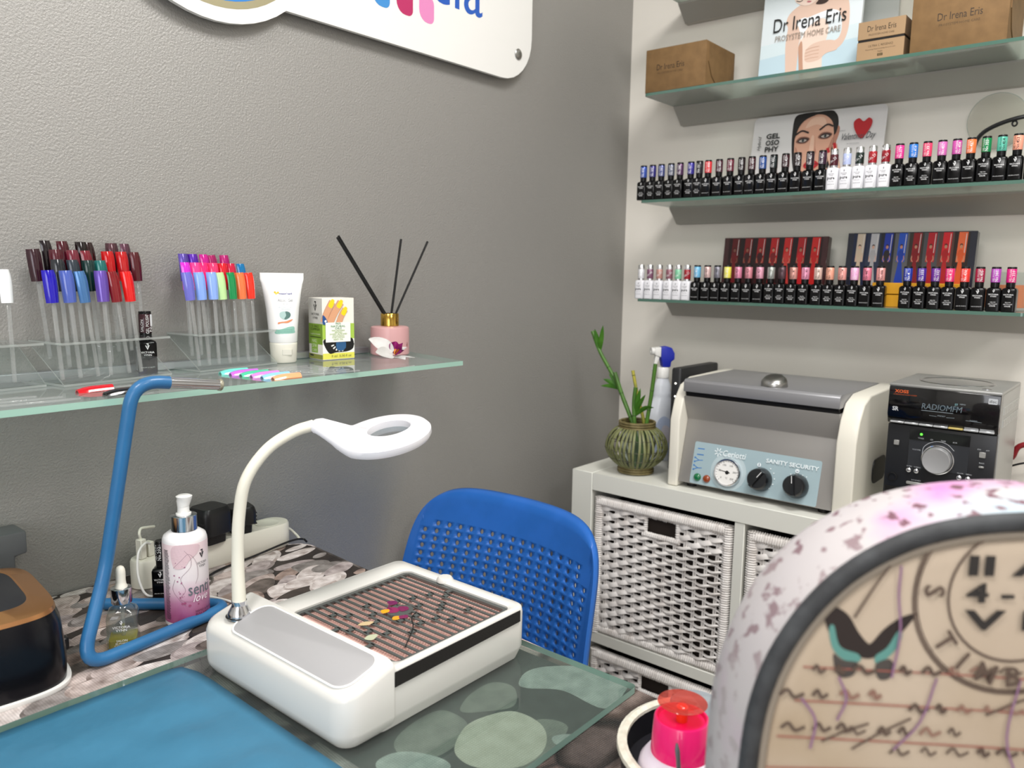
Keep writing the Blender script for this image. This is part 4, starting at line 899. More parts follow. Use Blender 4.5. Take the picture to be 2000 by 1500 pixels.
for u, c, nm in ((.045, '#0c6a3c', 'green indicator lens'), (.067, '#8a3a10', 'amber indicator lens')):
    bm = bm_new(); lathe(bm, [(.0085, .0004), (.0085, .002), (.007, .0045), (.003, .006), (0, .0062)], 20, onp(u, .0165)); obj('indicator_lamp', bm, mat('lens_'+c.strip('#'), c, .15, coat=.6), t, label=nm)

# ------------------------------------------------------------------ stereo
t = thing('stereo', 'black and silver mini stereo on the cabinet right of the steriliser', 'stereo', (-.325, -.797, ZC))
SILVP = mat('silver_plastic', '#a9a9a6', .38, .5); DARKP = mat('charcoal_plastic', '#1d1e21', .3)
bm = bm_new(); bx(bm, .018, .215, -.1825, .0005, .004, .266); bevel(bm, .002, 2); obj('case', bm, SILVP, t)
bm = bm_new(); bx(bm, .006, .0185, -.181, -.001, .001, .194); bevel(bm, .002, 2); obj('front_lower', bm, DARKP, t)
bm = bm_new(); prism(bm, [(-.004, .214), (-.002, .266), (.0185, .268), (.0185, .196), (.004, .196)], .0, .182, MX); bevel(bm, .0015, 2); fu = obj('front_upper', bm, BLACKG, t)
bm = bm_new(); prism(bm, [(.000, .266), (.000, .2715), (.205, .2715), (.215, .266)], -.001, .183, MX); bevel(bm, .0015, 2); top = obj('top_cover', bm, SILVP, t)
bm = bm_new(); lathe(bm, [(.060, .0), (.0615, .0012), (.0635, .0012), (.065, 0)], 48); obj('disc_lid_ring', bm, CHROME, top, loc=(.105, -.092, .2716))
bm = bm_new(); lathe(bm, [(.0598, .0004), (0, .0034)], 48); obj('disc_lid', bm, mat('smoke_lid', '#8f9194', .15, .6, coat=.5), top, loc=(.105, -.092, .2716))
P = Print(); P.text('OPEN / CLOSE', 0, 0, WHITE_INK, w=.040, layer=1); P.put('print', top, (.030, -.092, .2716), (0, -1, 0), (1, 0, 0))
bm = bm_new(); lathe(bm, [(.008, 0), (.008, .0015), (.006, .002), (0, .002)], 20); obj('open_button', bm, CHROME, top, loc=(.026, -.155, .2716))
# side louvres
for z0 in (.205, .228):
    bm = bm_new(); bx(bm, .03, .205, -.1838, -.1824, z0, z0+.014); lv = obj('side_panel', bm, mat('louvre_grey', '#c2c2be', .4, .3), t, smooth=False)
    for k in range(9): bm = bm_new(); bx(bm, .034+.0185*k, .0355+.0185*k, -.1843, -.1837, z0+.001, z0+.013); obj('louvre', bm, SILVP, lv, smooth=False)
# upper display: face is nearly vertical at x=-.004
P = Print(base=.0006); ex = Vector((-.0042, 0, .205)); vv = Vector((.002, 0, .052)).normalized()
OR = ink('#d05a24'); GY = ink('#8f9aa0'); LG = ink('#b9bcc0')
P.text('XOSS', .022, .0525, OR, w=.024, h=.006, bold=.03, layer=1); P.text('COMPACT DISC AUDIO SYSTEM', .028, .0465, OR, w=.040, h=.0018, res=1, layer=1)
P.text('RADIOMFM', .091, .0295, mat('display_segments', '#65727a', .4), w=.066, h=.0105, shear=.12, layer=1); P.line([(.058, .0215), (.110, .0215)], .0008, GY, 1)
P.poly(rrect(.014, .010, .001, 2, .170, .050), LG, 1); P.text('disc', .170, .050, BLACK_INK, w=.011, h=.005, layer=3); P.text('SR', .014, .0195, LG, w=.011, h=.008, bold=.03, layer=1)
P.text('ST', .114, .038, ink('#8cc0c8'), w=.005, layer=1); P.text('MEMO', .124, .0395, GY, w=.009, layer=1)
P.text('PRESET', .092, .0145, GY, w=.013, h=.002, layer=1); P.line([(.072, .0135), (.084, .0128)], .0005, GY, 1); P.line([(.100, .0128), (.113, .0135)], .0005, GY, 1); P.text('TUNING', .143, .0125, GY, w=.012, h=.002, layer=1); P.line([(.131, .0115), (.156, .0108)], .0005, GY, 1)
P.put('display_print', fu, ex, U, vv)['kind'] = 'stuff'
# slanted key strip
for k in range(7):
    u0 = .006+.0245*k; bm = bm_new(); bx(bm, -.0025, .004, -(u0+.0235), -u0, .1975, .2008); bevel(bm, .0006, 1); obj('key', bm, mat('key_amber', '#c8b46a', .3) if k == 4 else mat('key_silver', '#d4d6d8', .25, .5), fu)
P = Print(base=.0006)
for k, s in enumerate(('POWER', 'PLAY MODE', 'PLAY', 'STOP/EJECT', '', '<< <<', '>> >>')):
    if s: P.text(s, .018+.0245*k, .0, OR if k == 0 else LG, w=.014, h=.0024, res=1, layer=1)
P.put('key_print', fu, Vector((.0022, 0, .2045)), U, Vector((-.0078, 0, .018)).normalized())
# lower front
LX = .0058
bm = bm_new(); bx(bm, LX-.001, LX, -.140, -.040, .116, .188); bevel(bm, .0004, 1); obj('control_plate', bm, mat('plate_dark', '#2b2d31', .35), t)
bm = bm_new(); bx(bm, LX-.0014, LX-.001, -.140, -.040, .168, .188); obj('lamp_strip', bm, BLACKG, t, smooth=False)
MK = Matrix.Translation((LX-.001, -.091, .137)) @ Matrix.Rotation(-PI/2, 4, 'Y')
bm = bm_new(); lathe(bm, [(.0275, .0004), (.0272, .004), (.0255, .005)], 40, MK); obj('knob_ring', bm, CHROME, t)
bm = bm_new(); lathe(bm, [(.0245, .0008), (.0242, .016), (.0225, .0182), (.019, .0178), (0, .0165)], 40, MK); obj('volume_knob', bm, mat('knob_silver', '#c9cacc', .32, .7), t)
bm = bm_new(); lathe(bm, [(.0022, 0), (.002, .001), (0, .0014)], 10, Matrix.Translation((LX-.0013, -.060, .180)) @ Matrix.Rotation(-PI/2, 4, 'Y')); obj('tuner_lamp', bm, mat('lamp_green', '#40d040', .4, emit='#50ff30', estr=2.5), t)
for y, z in ((-.044, .110), (-.057, .110), (-.128, .110), (-.142, .110), (-.150, .062), (-.162, .062)):
    bm = bm_new(); lathe(bm, [(.0042, 0), (.0042, .003), (.003, .0042), (0, .0045)], 16, Matrix.Translation((LX-.001, y, z)) @ Matrix.Rotation(-PI/2, 4, 'Y')); obj('round_button', bm, CHROME, t)
for y, z, wd, h in ((-.019, .159, .009, .009), (-.161, .157, .010, .010), (-.161, .135, .008, .003)):
    bm = bm_new(); bx(bm, LX-.004, LX, -(-y+wd/2), -(-y-wd/2), z-h/2, z+h/2); bevel(bm, .0006, 1); obj('square_button', bm, SILVP, t)
for y in (-.058, -.098, -.138):
    bm = bm_new(); bx(bm, LX-.004, LX, y-.0165, y+.0165, .083, .0885); bevel(bm, .001, 1); obj('bar_button', bm, SILVP, t)
bm = bm_new(); lathe(bm, [(.0088, 0), (.0088, .0016), (.0068, .0018), (.0066, -.006), (0, -.006)], 24, Matrix.Translation((LX-.0004, -.016, .092)) @ Matrix.Rotation(-PI/2, 4, 'Y')); obj('headphone_socket', bm, BLACKP, t)
bm = bm_new(); bx(bm, LX-.0015, LX, -.178, -.004, .012, .074); bevel(bm, .001, 1); td = obj('tape_door', bm, BLACKG, t)
P = Print(base=.0014)
for s, u, v, wd in (('TUNER', .060, .1725, .010), ('CD', .078, .1725, .005), ('TAPE', .097, .1725, .008), ('AUX', .116, .1725, .007), ('VOLUME', .054, .150, .014), ('CD SYNC', .044, .117, .010), ('DUBBING', .058, .117, .011), ('BASS', .161, .142, .008), ('LOUDNESS', .058, .092, .016), ('EQ', .098, .092, .004), ('X-BASS', .138, .092, .012), ('CLOCK', .129, .118, .010), ('MEMO', .143, .118, .009), ('FM', .155, .166, .005), ('AM', .168, .166, .005)):
    P.text(s, u, v, LG, w=wd, h=.0024, res=1, layer=1)
P.line([(.064, .143), (.066, .157), (.077, .167), (.091, .1705), (.105, .167), (.116, .157)], .0008, LG, 1)
P.put('print', t, (LX, 0, 0), U, Vv)

# ------------------------------------------------------------------ router panel
t = thing('router', 'upright black router with four white lights behind the steriliser', 'router', (-.236, -.289, ZC), 0)
bm = bm_new(); rloft(bm, [(.20, .024, .006, 0), (.20, .026, .006, .004), (.20, .026, .006, .243), (.196, .022, .005, .247)], 4, Matrix.Translation((.10, -.013, 0))); obj('case', bm, mat('router_black', '#232325', .45), t)
for z in (.211, .180, .152, .133):
    bm = bm_new(); lathe(bm, [(.0022, 0), (.002, .0008), (0, .001)], 12, Matrix.Translation((.0001, -.013, z)) @ Matrix.Rotation(-PI/2, 4, 'Y')); obj('status_lamp', bm, mat('lamp_white', '#ffffff', .4, emit='#fff8e8', estr=2.5), t)

# ------------------------------------------------------------------ bamboo vase
t = thing('bamboo_vase', 'round green split-bamboo lantern vase on the cabinet corner', 'vase', (-.313, -.247, ZC))
BAM = mat('green_bamboo_strip', '#7f8358', .5, noise=(35, '#6a6c44', .35, .7)); BAMB = mat('bamboo_band', '#7c7048', .55, noise=(60, '#5e5534', .35, .65))
prof = [(.036, .014), (.048, .022), (.062, .035), (.071, .052), (.0725, .066), (.068, .083), (.057, .099), (.046, .107), (.040, .110)]
n = 40
for k in range(n):
    a = 2*PI*k/n+random.uniform(-.05, .05); tw = random.uniform(-.10, .10)
    pts = [(r*(1+random.uniform(-.01, .01))*math.cos(a+tw*(z-.06)*12), r*math.sin(a+tw*(z-.06)*12), z) for r, z in prof]
    bm = bm_new(); tube(bm, spline(pts, 2), .0030, 6, up=(math.cos(a), math.sin(a), 0), flat=.45); obj('strip', bm, BAM, t)
for z, r in ((.004, .0405), (.0095, .0405), (.0145, .039), (.110, .0412), (.116, .0412), (.1215, .0410)):
    bm = bm_new(); tube(bm, [(r*math.cos(q*PI/20), r*math.sin(q*PI/20), z) for q in range(40)], .0031, 7, closed=True); obj('hoop', bm, BAMB, t)
for z, r in ((.038, .0655), (.060, .0735), (.086, .067)):
    bm = bm_new(); tube(bm, [((r+.0012*math.sin(q*3.1))*math.cos(q*PI/30), (r+.0012*math.sin(q*3.1))*math.sin(q*PI/30), z+.0012*math.sin(q*1.7)) for q in range(60)], .0007, 4, closed=True); obj('wire', bm, mat('binding_wire', '#4c4a3c', .5, .5), t)
bm = bm_new(); lathe(bm, [(.0, .006), (.034, .006), (.036, .02), (.036, .106), (.0345, .106), (.033, .012), (0, .012)], 32); obj('glass_liner', bm, clear('vase_glass', '#eef2f0', .03, 1.45, haze=.06), t)
STK = mat('bamboo_stalk', '#4e7a2c', .4, noise=(22, '#3c5e22', .35, .7)); STKY = mat('bamboo_yellow', '#a8a03c', .45, noise=(30, '#6a7a2c', .45, .62)); LEAF = mat('bamboo_leaf', '#4e8a2a', .4, noise=(30, '#6aa63c', .4, .7)); NODE = mat('bamboo_node', '#2a4020', .5)
def stalk(name, label, pts, r, m, nodes, leaves=()):
    s = thing(name, label, 'plant stem', (-.313, -.247, ZC+.0125), group='bamboo stalks in the vase')
    bm = bm_new(); P = spline(pts, 8); tube(bm, P, r, 10); obj('cane', bm, m, s)
    for f in nodes:
        i = f*(len(P)-1); a = P[int(i)]; b = P[min(int(i)+1, len(P)-1)]; c = a.lerp(b, i-int(i)); d = (b-a).normalized() if (b-a).length > 1e-6 else Vector((0, 0, 1))
        bm = bm_new(); tube(bm, [c-d*.0008, c, c+d*.0008], [r*1.02, r*1.12, r*1.02], 10); obj('node', bm, NODE, s)
    for base, tip, wd, bend in leaves:
        base, tip = Vector(base), Vector(tip); d = tip-base; side = d.cross(Vector((.77, .64, 0))).normalized(); nv = side.cross(d).normalized(); bm = bm_new(); g = []
        for j in range(8):
            v = j/7; wv = wd*math.sin(PI*min(1, v*.9+.1))**.8*(1 if v < 1 else .1); c = base+d*v+Vector((0, 0, bend*math.sin(PI*v)))
            g.append([bm.verts.new(c-side*wv+nv*wv*.35), bm.verts.new(c), bm.verts.new(c+side*wv+nv*wv*.35)])
        for j in range(7):
            for i in range(2): bm.faces.new((g[j][i], g[j][i+1], g[j+1][i+1], g[j+1][i]))
        bmesh.ops.solidify(bm, geom=bm.faces[:], thickness=.0005); obj('leaf', bm, LEAF, s)
# offsets from the vase axis: +x is away, -y is right
stalk('bamboo_stalk', 'tallest green bamboo stalk leaning left with leaves at its tip', [(.012, -.004, .002), (.012, .020, .100), (.02, .072, .19), (.03, .130, .262), (.034, .158, .312)], .0046, STK, (.38, .62, .86), (((.03, .132, .262), (.02, .142, .320), .0065, 0), ((.03, .132, .262), (.02, .118, .330), .006, 0), ((.02, .062, .178), (.008, .112, .182), .005, .004), ((.02, .064, .180), (.008, .105, .200), .006, .003), ((.02, .066, .184), (.012, .092, .214), .004, 0)))
stalk('bamboo_stalk', 'shorter green bamboo stalk leaning left beside the tallest', [(.002, -.012, .002), (.004, .010, .09), (.01, .048, .16), (.014, .076, .218)], .0050, STK, (.45, .72))
stalk('bamboo_stalk', 'yellow bamboo stalk with a dark tip in the middle of the vase', [(.014, -.026, .002), (.016, -.010, .10), (.022, .016, .170), (.024, .032, .226)], .0040, STKY, (.55, .93))
stalk('bamboo_stalk', 'short dark green bamboo stalk with a leaf tuft', [(-.004, .0, .002), (-.004, .004, .09), (-.002, .010, .150), (0, .008, .190)], .0048, STK, (.5,), (((-.002, .006, .125), (-.012, -.012, .192), .006, 0), ((-.002, .006, .125), (-.012, -.026, .178), .005, .003), ((-.002, .006, .122), (-.012, -.050, .150), .0055, .008)))
stalk('bamboo_stalk', 'straight green bamboo stalk at the right of the vase', [(-.004, -.012, .002), (-.004, -.026, .10), (-.002, -.036, .18), (0, -.042, .250)], .0046, STK, (.5, .7))

# ------------------------------------------------------------------ spray bottle
t = thing('spray_bottle', 'white trigger spray bottle with blue head behind the bamboo vase', 'spray bottle', (-.155, -.222, ZC), math.radians(-40))
BODW = clear('bottle_translucent', '#e6ecf4', .2, 1.4, haze=.85, hazecol='#dbe2ee')
bm = bm_new(); L = []
for z, wx, wy in ((0, .036, .022), (.003, .038, .024), (.10, .039, .025), (.125, .037, .024), (.145, .030, .021), (.158, .024, .0185), (.165, .0225, .018), (.172, .024, .019), (.180, .0215, .017), (.188, .0225, .018), (.196, .0195, .016), (.204, .0165, .0145), (.210, .014, .014)): L.append([(wx*math.cos(a*PI/14), wy*math.sin(a*PI/14), z) for a in range(28)])
loft(bm, L); obj('bottle', bm, mat('bottle_white', '#dde1e8', .25, coat=.3), t)
bm = bm_new(); lathe(bm, [(.0155, .210), (.016, .212), (.0155, .234), (.013, .237), (0, .237)], 24); obj('collar', bm, WPLAST, t)
MT = Matrix(((1, 0, 0, 0), (0, 0, 1, 0), (0, 1, 0, 0), (0, 0, 0, 1)))
bm = bm_new(); prism(bm, [(-.004, .237), (.016, .237), (.018, .252), (.026, .256), (.026, .272), (.018, .286), (.004, .290), (-.010, .288), (-.010, .262)], -.011, .011, MT); bevel(bm, .003, 2); obj('trigger_head', bm, mat('spray_blue', '#2430a4', .35), t)
bm = bm_new(); prism(bm, [(-.010, .262), (-.010, .288), (-.026, .286), (-.026, .268)], -.010, .010, MT); bevel(bm, .002, 2); obj('nozzle_block', bm, WPLAST, t)
bm = bm_new(); lathe(bm, [(.0095, 0), (.0095, .008), (.004, .008), (.003, .005), (0, .005)], 20, Matrix.Translation((-.026, 0, .277)) @ Matrix.Rotation(-PI/2, 4, 'Y')); obj('nozzle', bm, WPLAST, t)
bm = bm_new(); prism(bm, [(-.012, .262), (-.022, .268), (-.026, .245), (-.030, .228), (-.024, .228), (-.018, .245)], -.007, .007, MT); bevel(bm, .0015, 1); obj('trigger', bm, WPLAST, t)
P = Print(); P.blob([(-.02, .02), (.02, .02), (.025, .06), (.018, .10), (-.004, .115), (-.022, .09)], ink('#b4c0d8')); P.blob([(-.01, .05), (.015, .05), (.014, .085), (-.004, .09)], ink('#c8c4cc'))
P.put('label', t, (0, -.0255, 0), (1, 0, 0), (0, 0, 1))

# ------------------------------------------------------------------ cables beyond the stereo
t = thing('red_cable', 'thick red cable on the white wall right of the stereo', 'cable', (-.05, -.97, .895)); bm = bm_new(); tube(bm, spline([(.02, .02, -.01), (0, 0, .004), (-.004, -.012, .030), (0, -.05, .040), (0, -.09, .036)], 6), .0055, 10); obj('sheath', bm, mat('cable_red', '#8c1c24', .4), t)
t = thing('black_cable', 'thin black cable on the white wall right of the stereo', 'cable', (-.05, -.972, .880)); bm = bm_new(); tube(bm, spline([(.02, .02, -.014), (0, 0, .002), (0, -.03, .014), (0, -.08, .024)], 6), .002, 8); obj('sheath', bm, BLACKP, t)

# ------------------------------------------------------------------ blue plastic chair
BLUE = mat('chair_blue', '#2564b8', .36, noise=(18, '#2160b0', .4, .6), bump=(500, .06, .0006))
t = thing('blue_chair', 'blue plastic chair with perforated backrest drawn up to the table', 'chair', (-.80, -.278, FZ))
def bp(s, v):
    """backrest surface: s across (+ is towards the grey wall), v height above the floor"""
    x = (v-.84)*.24 - .055*(s/.23)**2*(1 if s < 0 else .8) + .010*((v-.70)/.15)**2
    return Vector((x, s, v))
bm = bm_new(); NC, NR = 17, 18; cw, chh = .0248, .0150; s0 = -cw*NC/2; v0 = .533
vt = {}
def V(s, v):
    k = (round(s, 5), round(v, 5))
    if k not in vt: vt[k] = bm.verts.new(bp(s, v))
    return vt[k]
for i in range(NC):
    for j in range(NR):
        a, b = s0+i*cw, v0+j*chh; c, d = a+cw/2, b+chh/2
        sq = [V(a, b), V(c, b), V(a+cw, b), V(a+cw, d), V(a+cw, b+chh), V(c, b+chh), V(a, b+chh), V(a, d)]
        if (i in (0, NC-1) and j > NR-2) or (i == 0 and j > NR-3): bm.faces.new(sq); continue
        r = .0048; oc = []
        for k in range(8): an = -3*PI/4+k*PI/4; oc.append(bm.verts.new(bp(c+r*math.cos(an), d+r*math.sin(an))))
        for k in range(8): bm.faces.new((sq[k], sq[(k+1) % 8], oc[(k+1) % 8], oc[k]))
# frame from the hole field to the rounded outline
gx0, gx1, gz0, gz1 = s0, s0+cw*NC, v0, v0+chh*NR
loop = [(gx0+cw*k/2, gz0) for k in range(2*NC)] + [(gx1, gz0+chh*k/2) for k in range(2*NR)] + [(gx1-cw*k/2, gz1) for k in range(2*NC)] + [(gx0, gz1-chh*k/2) for k in range(2*NR)]
oz1, oz0, ow1, ow0, rc = .868, .49, .2225, .245, .062
def outl(s, v):
    u = s/gx1; q = (v-gz0)/(gz1-gz0); e = 2*q-1; W = ow0+(ow1-ow0)*max(0, min(1, q))
    n = 5.0; k = 1/((abs(u)**n+abs(e)**n)**(1/n)); zc, H = (oz0+oz1)/2, (oz1-oz0)/2
    return u*k*W, zc+e*k*H
prev = [V(*p) for p in loop]
for fr, lift in ((.35, .0), (.7, .003), (.9, .003), (1.0, -.003), (1.03, -.010)):
    ring = []
    for (s, v) in loop:
        y, z = outl(s, v); ss = s+(y-s)*fr; zz = v+(z-v)*fr; p = bp(ss, zz); p.x -= lift; ring.append(bm.verts.new(p))
    for k in range(len(loop)):
        j = (k+1) % len(loop); bm.faces.new((prev[k], prev[j], ring[j], ring[k]))
    prev = ring
o = obj('backrest', bm, BLUE, t, ang=60); md = o.modifiers.new('thickness', 'SOLIDIFY'); md.thickness = .005; md.offset = -1
bm = bm_new(); g = []
for i in range(13):
    for j in range(13):
        u, v = i/12*2-1, j/12*2-1; g.append(bm.verts.new((-.25+.21*v, .215*u*(1-.08*v*v), .475-.018*(1-u*u)*(1-.3*v)+(.0 if v > -.8 else -.02*(-v-.8)*5))))
for i in range(12):
    for j in range(12): bm.faces.new((g[i*13+j], g[(i+1)*13+j], g[(i+1)*13+j+1], g[i*13+j+1]))
o = obj('seat', bm, BLUE, t); md = o.modifiers.new('thickness', 'SOLIDIFY'); md.thickness = .008
LEGM = mat('chair_leg_grey', '#9a9ca0', .35, .7)
for s in (-1, 1):
    bm = bm_new(); tube(bm, [(-.43, s*.19, .008), (-.40, s*.185, .455)], .0115, 12); obj('leg', bm, LEGM, t)
    bm = bm_new(); tube(bm, spline([(.03, s*.20, .008), (-.02, s*.20, .25), (-.055, s*.20, .45), (-.055, s*.205, .52), (-.075, s*.2, .60)], 6), .0115, 12); obj('leg', bm, LEGM, t)
    bm = bm_new(); tube(bm, [(-.41, s*.187, .455), (-.05, s*.197, .455)], .010, 10); obj('seat_rail', bm, LEGM, t)
    for x, y in ((-.43, s*.19), (.03, s*.20)): bm = bm_new(); lathe(bm, [(0, 0), (.014, 0), (.014, .02), (.011, .024), (0, .024)], 12); obj('foot_cap', bm, BLACKP, t, loc=(x, y, 0))
# ------------------------------------------------------------------ work table, cloth and table glass
ZT = .785
def pebble_mat():
    m = bpy.data.materials.new('pebble_print_cloth'); m.use_nodes = True; nt = m.node_tree; b = nt.nodes['Principled BSDF']; N = nt.nodes.new; Lk = nt.links.new
    tc = N('ShaderNodeTexCoord'); mp = N('ShaderNodeMapping'); mp.inputs['Scale'].default_value = (1.0, 1.9, 1.0); mp.inputs['Rotation'].default_value = (0, 0, .35)
    ns = N('ShaderNodeTexNoise'); ns.inputs['Scale'].default_value = 9; ns.inputs['Detail'].default_value = 3
    mixv = N('ShaderNodeMixRGB'); mixv.blend_type = 'LINEAR_LIGHT'; mixv.inputs[0].default_value = .035
    Lk(tc.outputs['Object'], mp.inputs['Vector']); Lk(tc.outputs['Object'], ns.inputs['Vector']); Lk(mp.outputs['Vector'], mixv.inputs[1]); Lk(ns.outputs['Color'], mixv.inputs[2])
    ve = N('ShaderNodeTexVoronoi'); ve.feature = 'DISTANCE_TO_EDGE'; ve.inputs['Scale'].default_value = 8.5; ve.inputs['Randomness'].default_value = .85
    vc = N('ShaderNodeTexVoronoi'); vc.feature = 'F1'; vc.inputs['Scale'].default_value = 8.5; vc.inputs['Randomness'].default_value = .85
    for v in (ve, vc): Lk(mixv.outputs[0], v.inputs['Vector'])
    rp = N('ShaderNodeValToRGB'); cr = rp.color_ramp; cr.interpolation = 'CONSTANT'
    cols = ['#d8c8c4', '#9a9490', '#e6dcda', '#7c706a', '#c9bcb8', '#5c524e', '#d6c4bc', '#aba6a4', '#ece4e2', '#8e7f78']
    cr.elements[0].color = srgb(cols[0]); cr.elements[1].position = .1; cr.elements[1].color = srgb(cols[1])
    for i, c in enumerate(cols[2:]): e = cr.elements.new(.1*(i+2)); e.color = srgb(c)
    sp = N('ShaderNodeSeparateColor'); Lk(vc.outputs['Color'], sp.inputs[0]); Lk(sp.outputs[0], rp.inputs['Fac'])
    sh = N('ShaderNodeMapRange'); sh.inputs[1].default_value = .12; sh.inputs[2].default_value = .62; sh.inputs[3].default_value = 1.12; sh.inputs[4].default_value = .50; Lk(vc.outputs['Distance'], sh.inputs[0])
    shm = N('ShaderNodeMixRGB'); shm.blend_type = 'MULTIPLY'; shm.inputs[0].default_value = .85; Lk(rp.outputs['Color'], shm.inputs[1]); Lk(sh.outputs[0], shm.inputs[2])
    n2 = N('ShaderNodeTexNoise'); n2.inputs['Scale'].default_value = 38; n2.inputs['Detail'].default_value = 6; n2.inputs['Roughness'].default_value = .7; Lk(tc.outputs['Object'], n2.inputs['Vector'])
    mot = N('ShaderNodeValToRGB'); mot.color_ramp.elements[0].position = .3; mot.color_ramp.elements[0].color = (.50, .45, .43, 1); mot.color_ramp.elements[1].position = .62; mot.color_ramp.elements[1].color = (1.25, 1.2, 1.18, 1); Lk(n2.outputs['Fac'], mot.inputs['Fac'])
    mu = N('ShaderNodeMixRGB'); mu.blend_type = 'MULTIPLY'; mu.inputs[0].default_value = .75; Lk(shm.outputs[0], mu.inputs[1]); Lk(mot.outputs['Color'], mu.inputs[2])
    eg = N('ShaderNodeValToRGB'); eg.color_ramp.elements[0].position = .015; eg.color_ramp.elements[0].color = (.05, .042, .04, 1); eg.color_ramp.elements[1].position = .13; eg.color_ramp.elements[1].color = (1, 1, 1, 1)
    e2 = eg.color_ramp.elements.new(.075); e2.color = (.26, .22, .20, 1); Lk(ve.outputs['Distance'], eg.inputs['Fac'])
    n3 = N('ShaderNodeTexNoise'); n3.inputs['Scale'].default_value = 7; n3.inputs['Detail'].default_value = 2; Lk(tc.outputs['Object'], n3.inputs['Vector'])
    g3 = N('ShaderNodeMapRange'); g3.inputs[1].default_value = .34; g3.inputs[2].default_value = .52; g3.inputs[3].default_value = .78; g3.inputs[4].default_value = 1.0; Lk(n3.outputs['Fac'], g3.inputs[0])
    m2 = N('ShaderNodeMixRGB'); m2.blend_type = 'MULTIPLY'; Lk(g3.outputs[0], m2.inputs[0]); Lk(mu.outputs[0], m2.inputs[1]); Lk(eg.outputs['Color'], m2.inputs[2])
    # canvas weave: tiny over-and-under grid, colour speckle and relief
    mw = N('ShaderNodeMapping'); mw.inputs['Rotation'].default_value = (0, 0, .12); mw.inputs['Scale'].default_value = (1, 1, 1); Lk(tc.outputs['Object'], mw.inputs['Vector'])
    wx = N('ShaderNodeTexWave'); wx.inputs['Scale'].default_value = 125; wx.inputs['Distortion'].default_value = .5; wx.bands_direction = 'X'
    wy = N('ShaderNodeTexWave'); wy.inputs['Scale'].default_value = 125; wy.inputs['Distortion'].default_value = .5; wy.bands_direction = 'Y'
    Lk(mw.outputs[0], wx.inputs['Vector']); Lk(mw.outputs[0], wy.inputs['Vector'])
    ml = N('ShaderNodeMath'); ml.operation = 'MULTIPLY'; Lk(wx.outputs['Fac'], ml.inputs[0]); Lk(wy.outputs['Fac'], ml.inputs[1])
    sw = N('ShaderNodeValToRGB'); sw.color_ramp.elements[0].color = (.62, .62, .62, 1); sw.color_ramp.elements[1].color = (1.4, 1.4, 1.4, 1); sw.color_ramp.elements[1].position = .8; Lk(ml.outputs[0], sw.inputs['Fac'])
    m3 = N('ShaderNodeMixRGB'); m3.blend_type = 'MULTIPLY'; m3.inputs[0].default_value = .8; Lk(m2.outputs[0], m3.inputs[1]); Lk(sw.outputs['Color'], m3.inputs[2])
    Lk(m3.outputs[0], b.inputs['Base Color']); b.inputs['Roughness'].default_value = .5
    bp_ = N('ShaderNodeBump'); bp_.inputs['Strength'].default_value = .5; bp_.inputs['Distance'].default_value = .001; Lk(ml.outputs[0], bp_.inputs['Height']); Lk(bp_.outputs['Normal'], b.inputs['Normal'])
    return m
PEB = pebble_mat()
TP = [(-2.3, -.003), (-1.24, -.003), (-1.135, -.075), (-1.127, -.095), (-1.180, -.93), (-1.20, -.96), (-1.23, -.972), (-2.3, -.972)]
t = thing('work_table', 'manicure table against the grey wall under the pebble cloth', 'table', (-1.7, -.5, FZ))
bm = bm_new(); prism(bm, [(p[0]+1.7+(.004 if p[0] < -1.2 else -.004), p[1]+.5+(-.004 if p[1] > -.5 else .004)) for p in TP], .795, .8235); obj('tabletop', bm, PLAIN, t, smooth=False)
for x, y in ((-.52, .40), (.42, .40), (-.52, -.42), (.42, -.42)): bm = bm_new(); bx(bm, x-.02, x+.02, y-.02, y+.02, 0, .795); bevel(bm, .002, 1); obj('leg', bm, ALU, t)
bm = bm_new(); prism(bm, [(p[0], p[1]) for p in TP], ZT-.0012, ZT)
# short hem hanging down at the right and front edges
for A, B in zip(TP[2:], TP[3:]):
    A, B = Vector(A), Vector(B); d = (B-A).normalized(); nv = Vector((-d.y, d.x))*.0008
    if nv.dot(Vector((1, -1))) < 0: nv = -nv
    vs = [bm.verts.new((p.x, p.y, z)) for p in (A, B, B+nv, A+nv) for z in (ZT-.06, ZT-.0004)]
    for q in ((0, 1, 3, 2), (2, 3, 5, 4), (4, 5, 7, 6), (6, 7, 1, 0), (1, 7, 5, 3), (0, 2, 4, 6)): bm.faces.new([vs[i] for i in q])
tc_ = obj('tablecloth', bm, PEB, smooth=False); tag(tc_, 'canvas tablecloth printed with grey and pink pebbles', 'tablecloth')
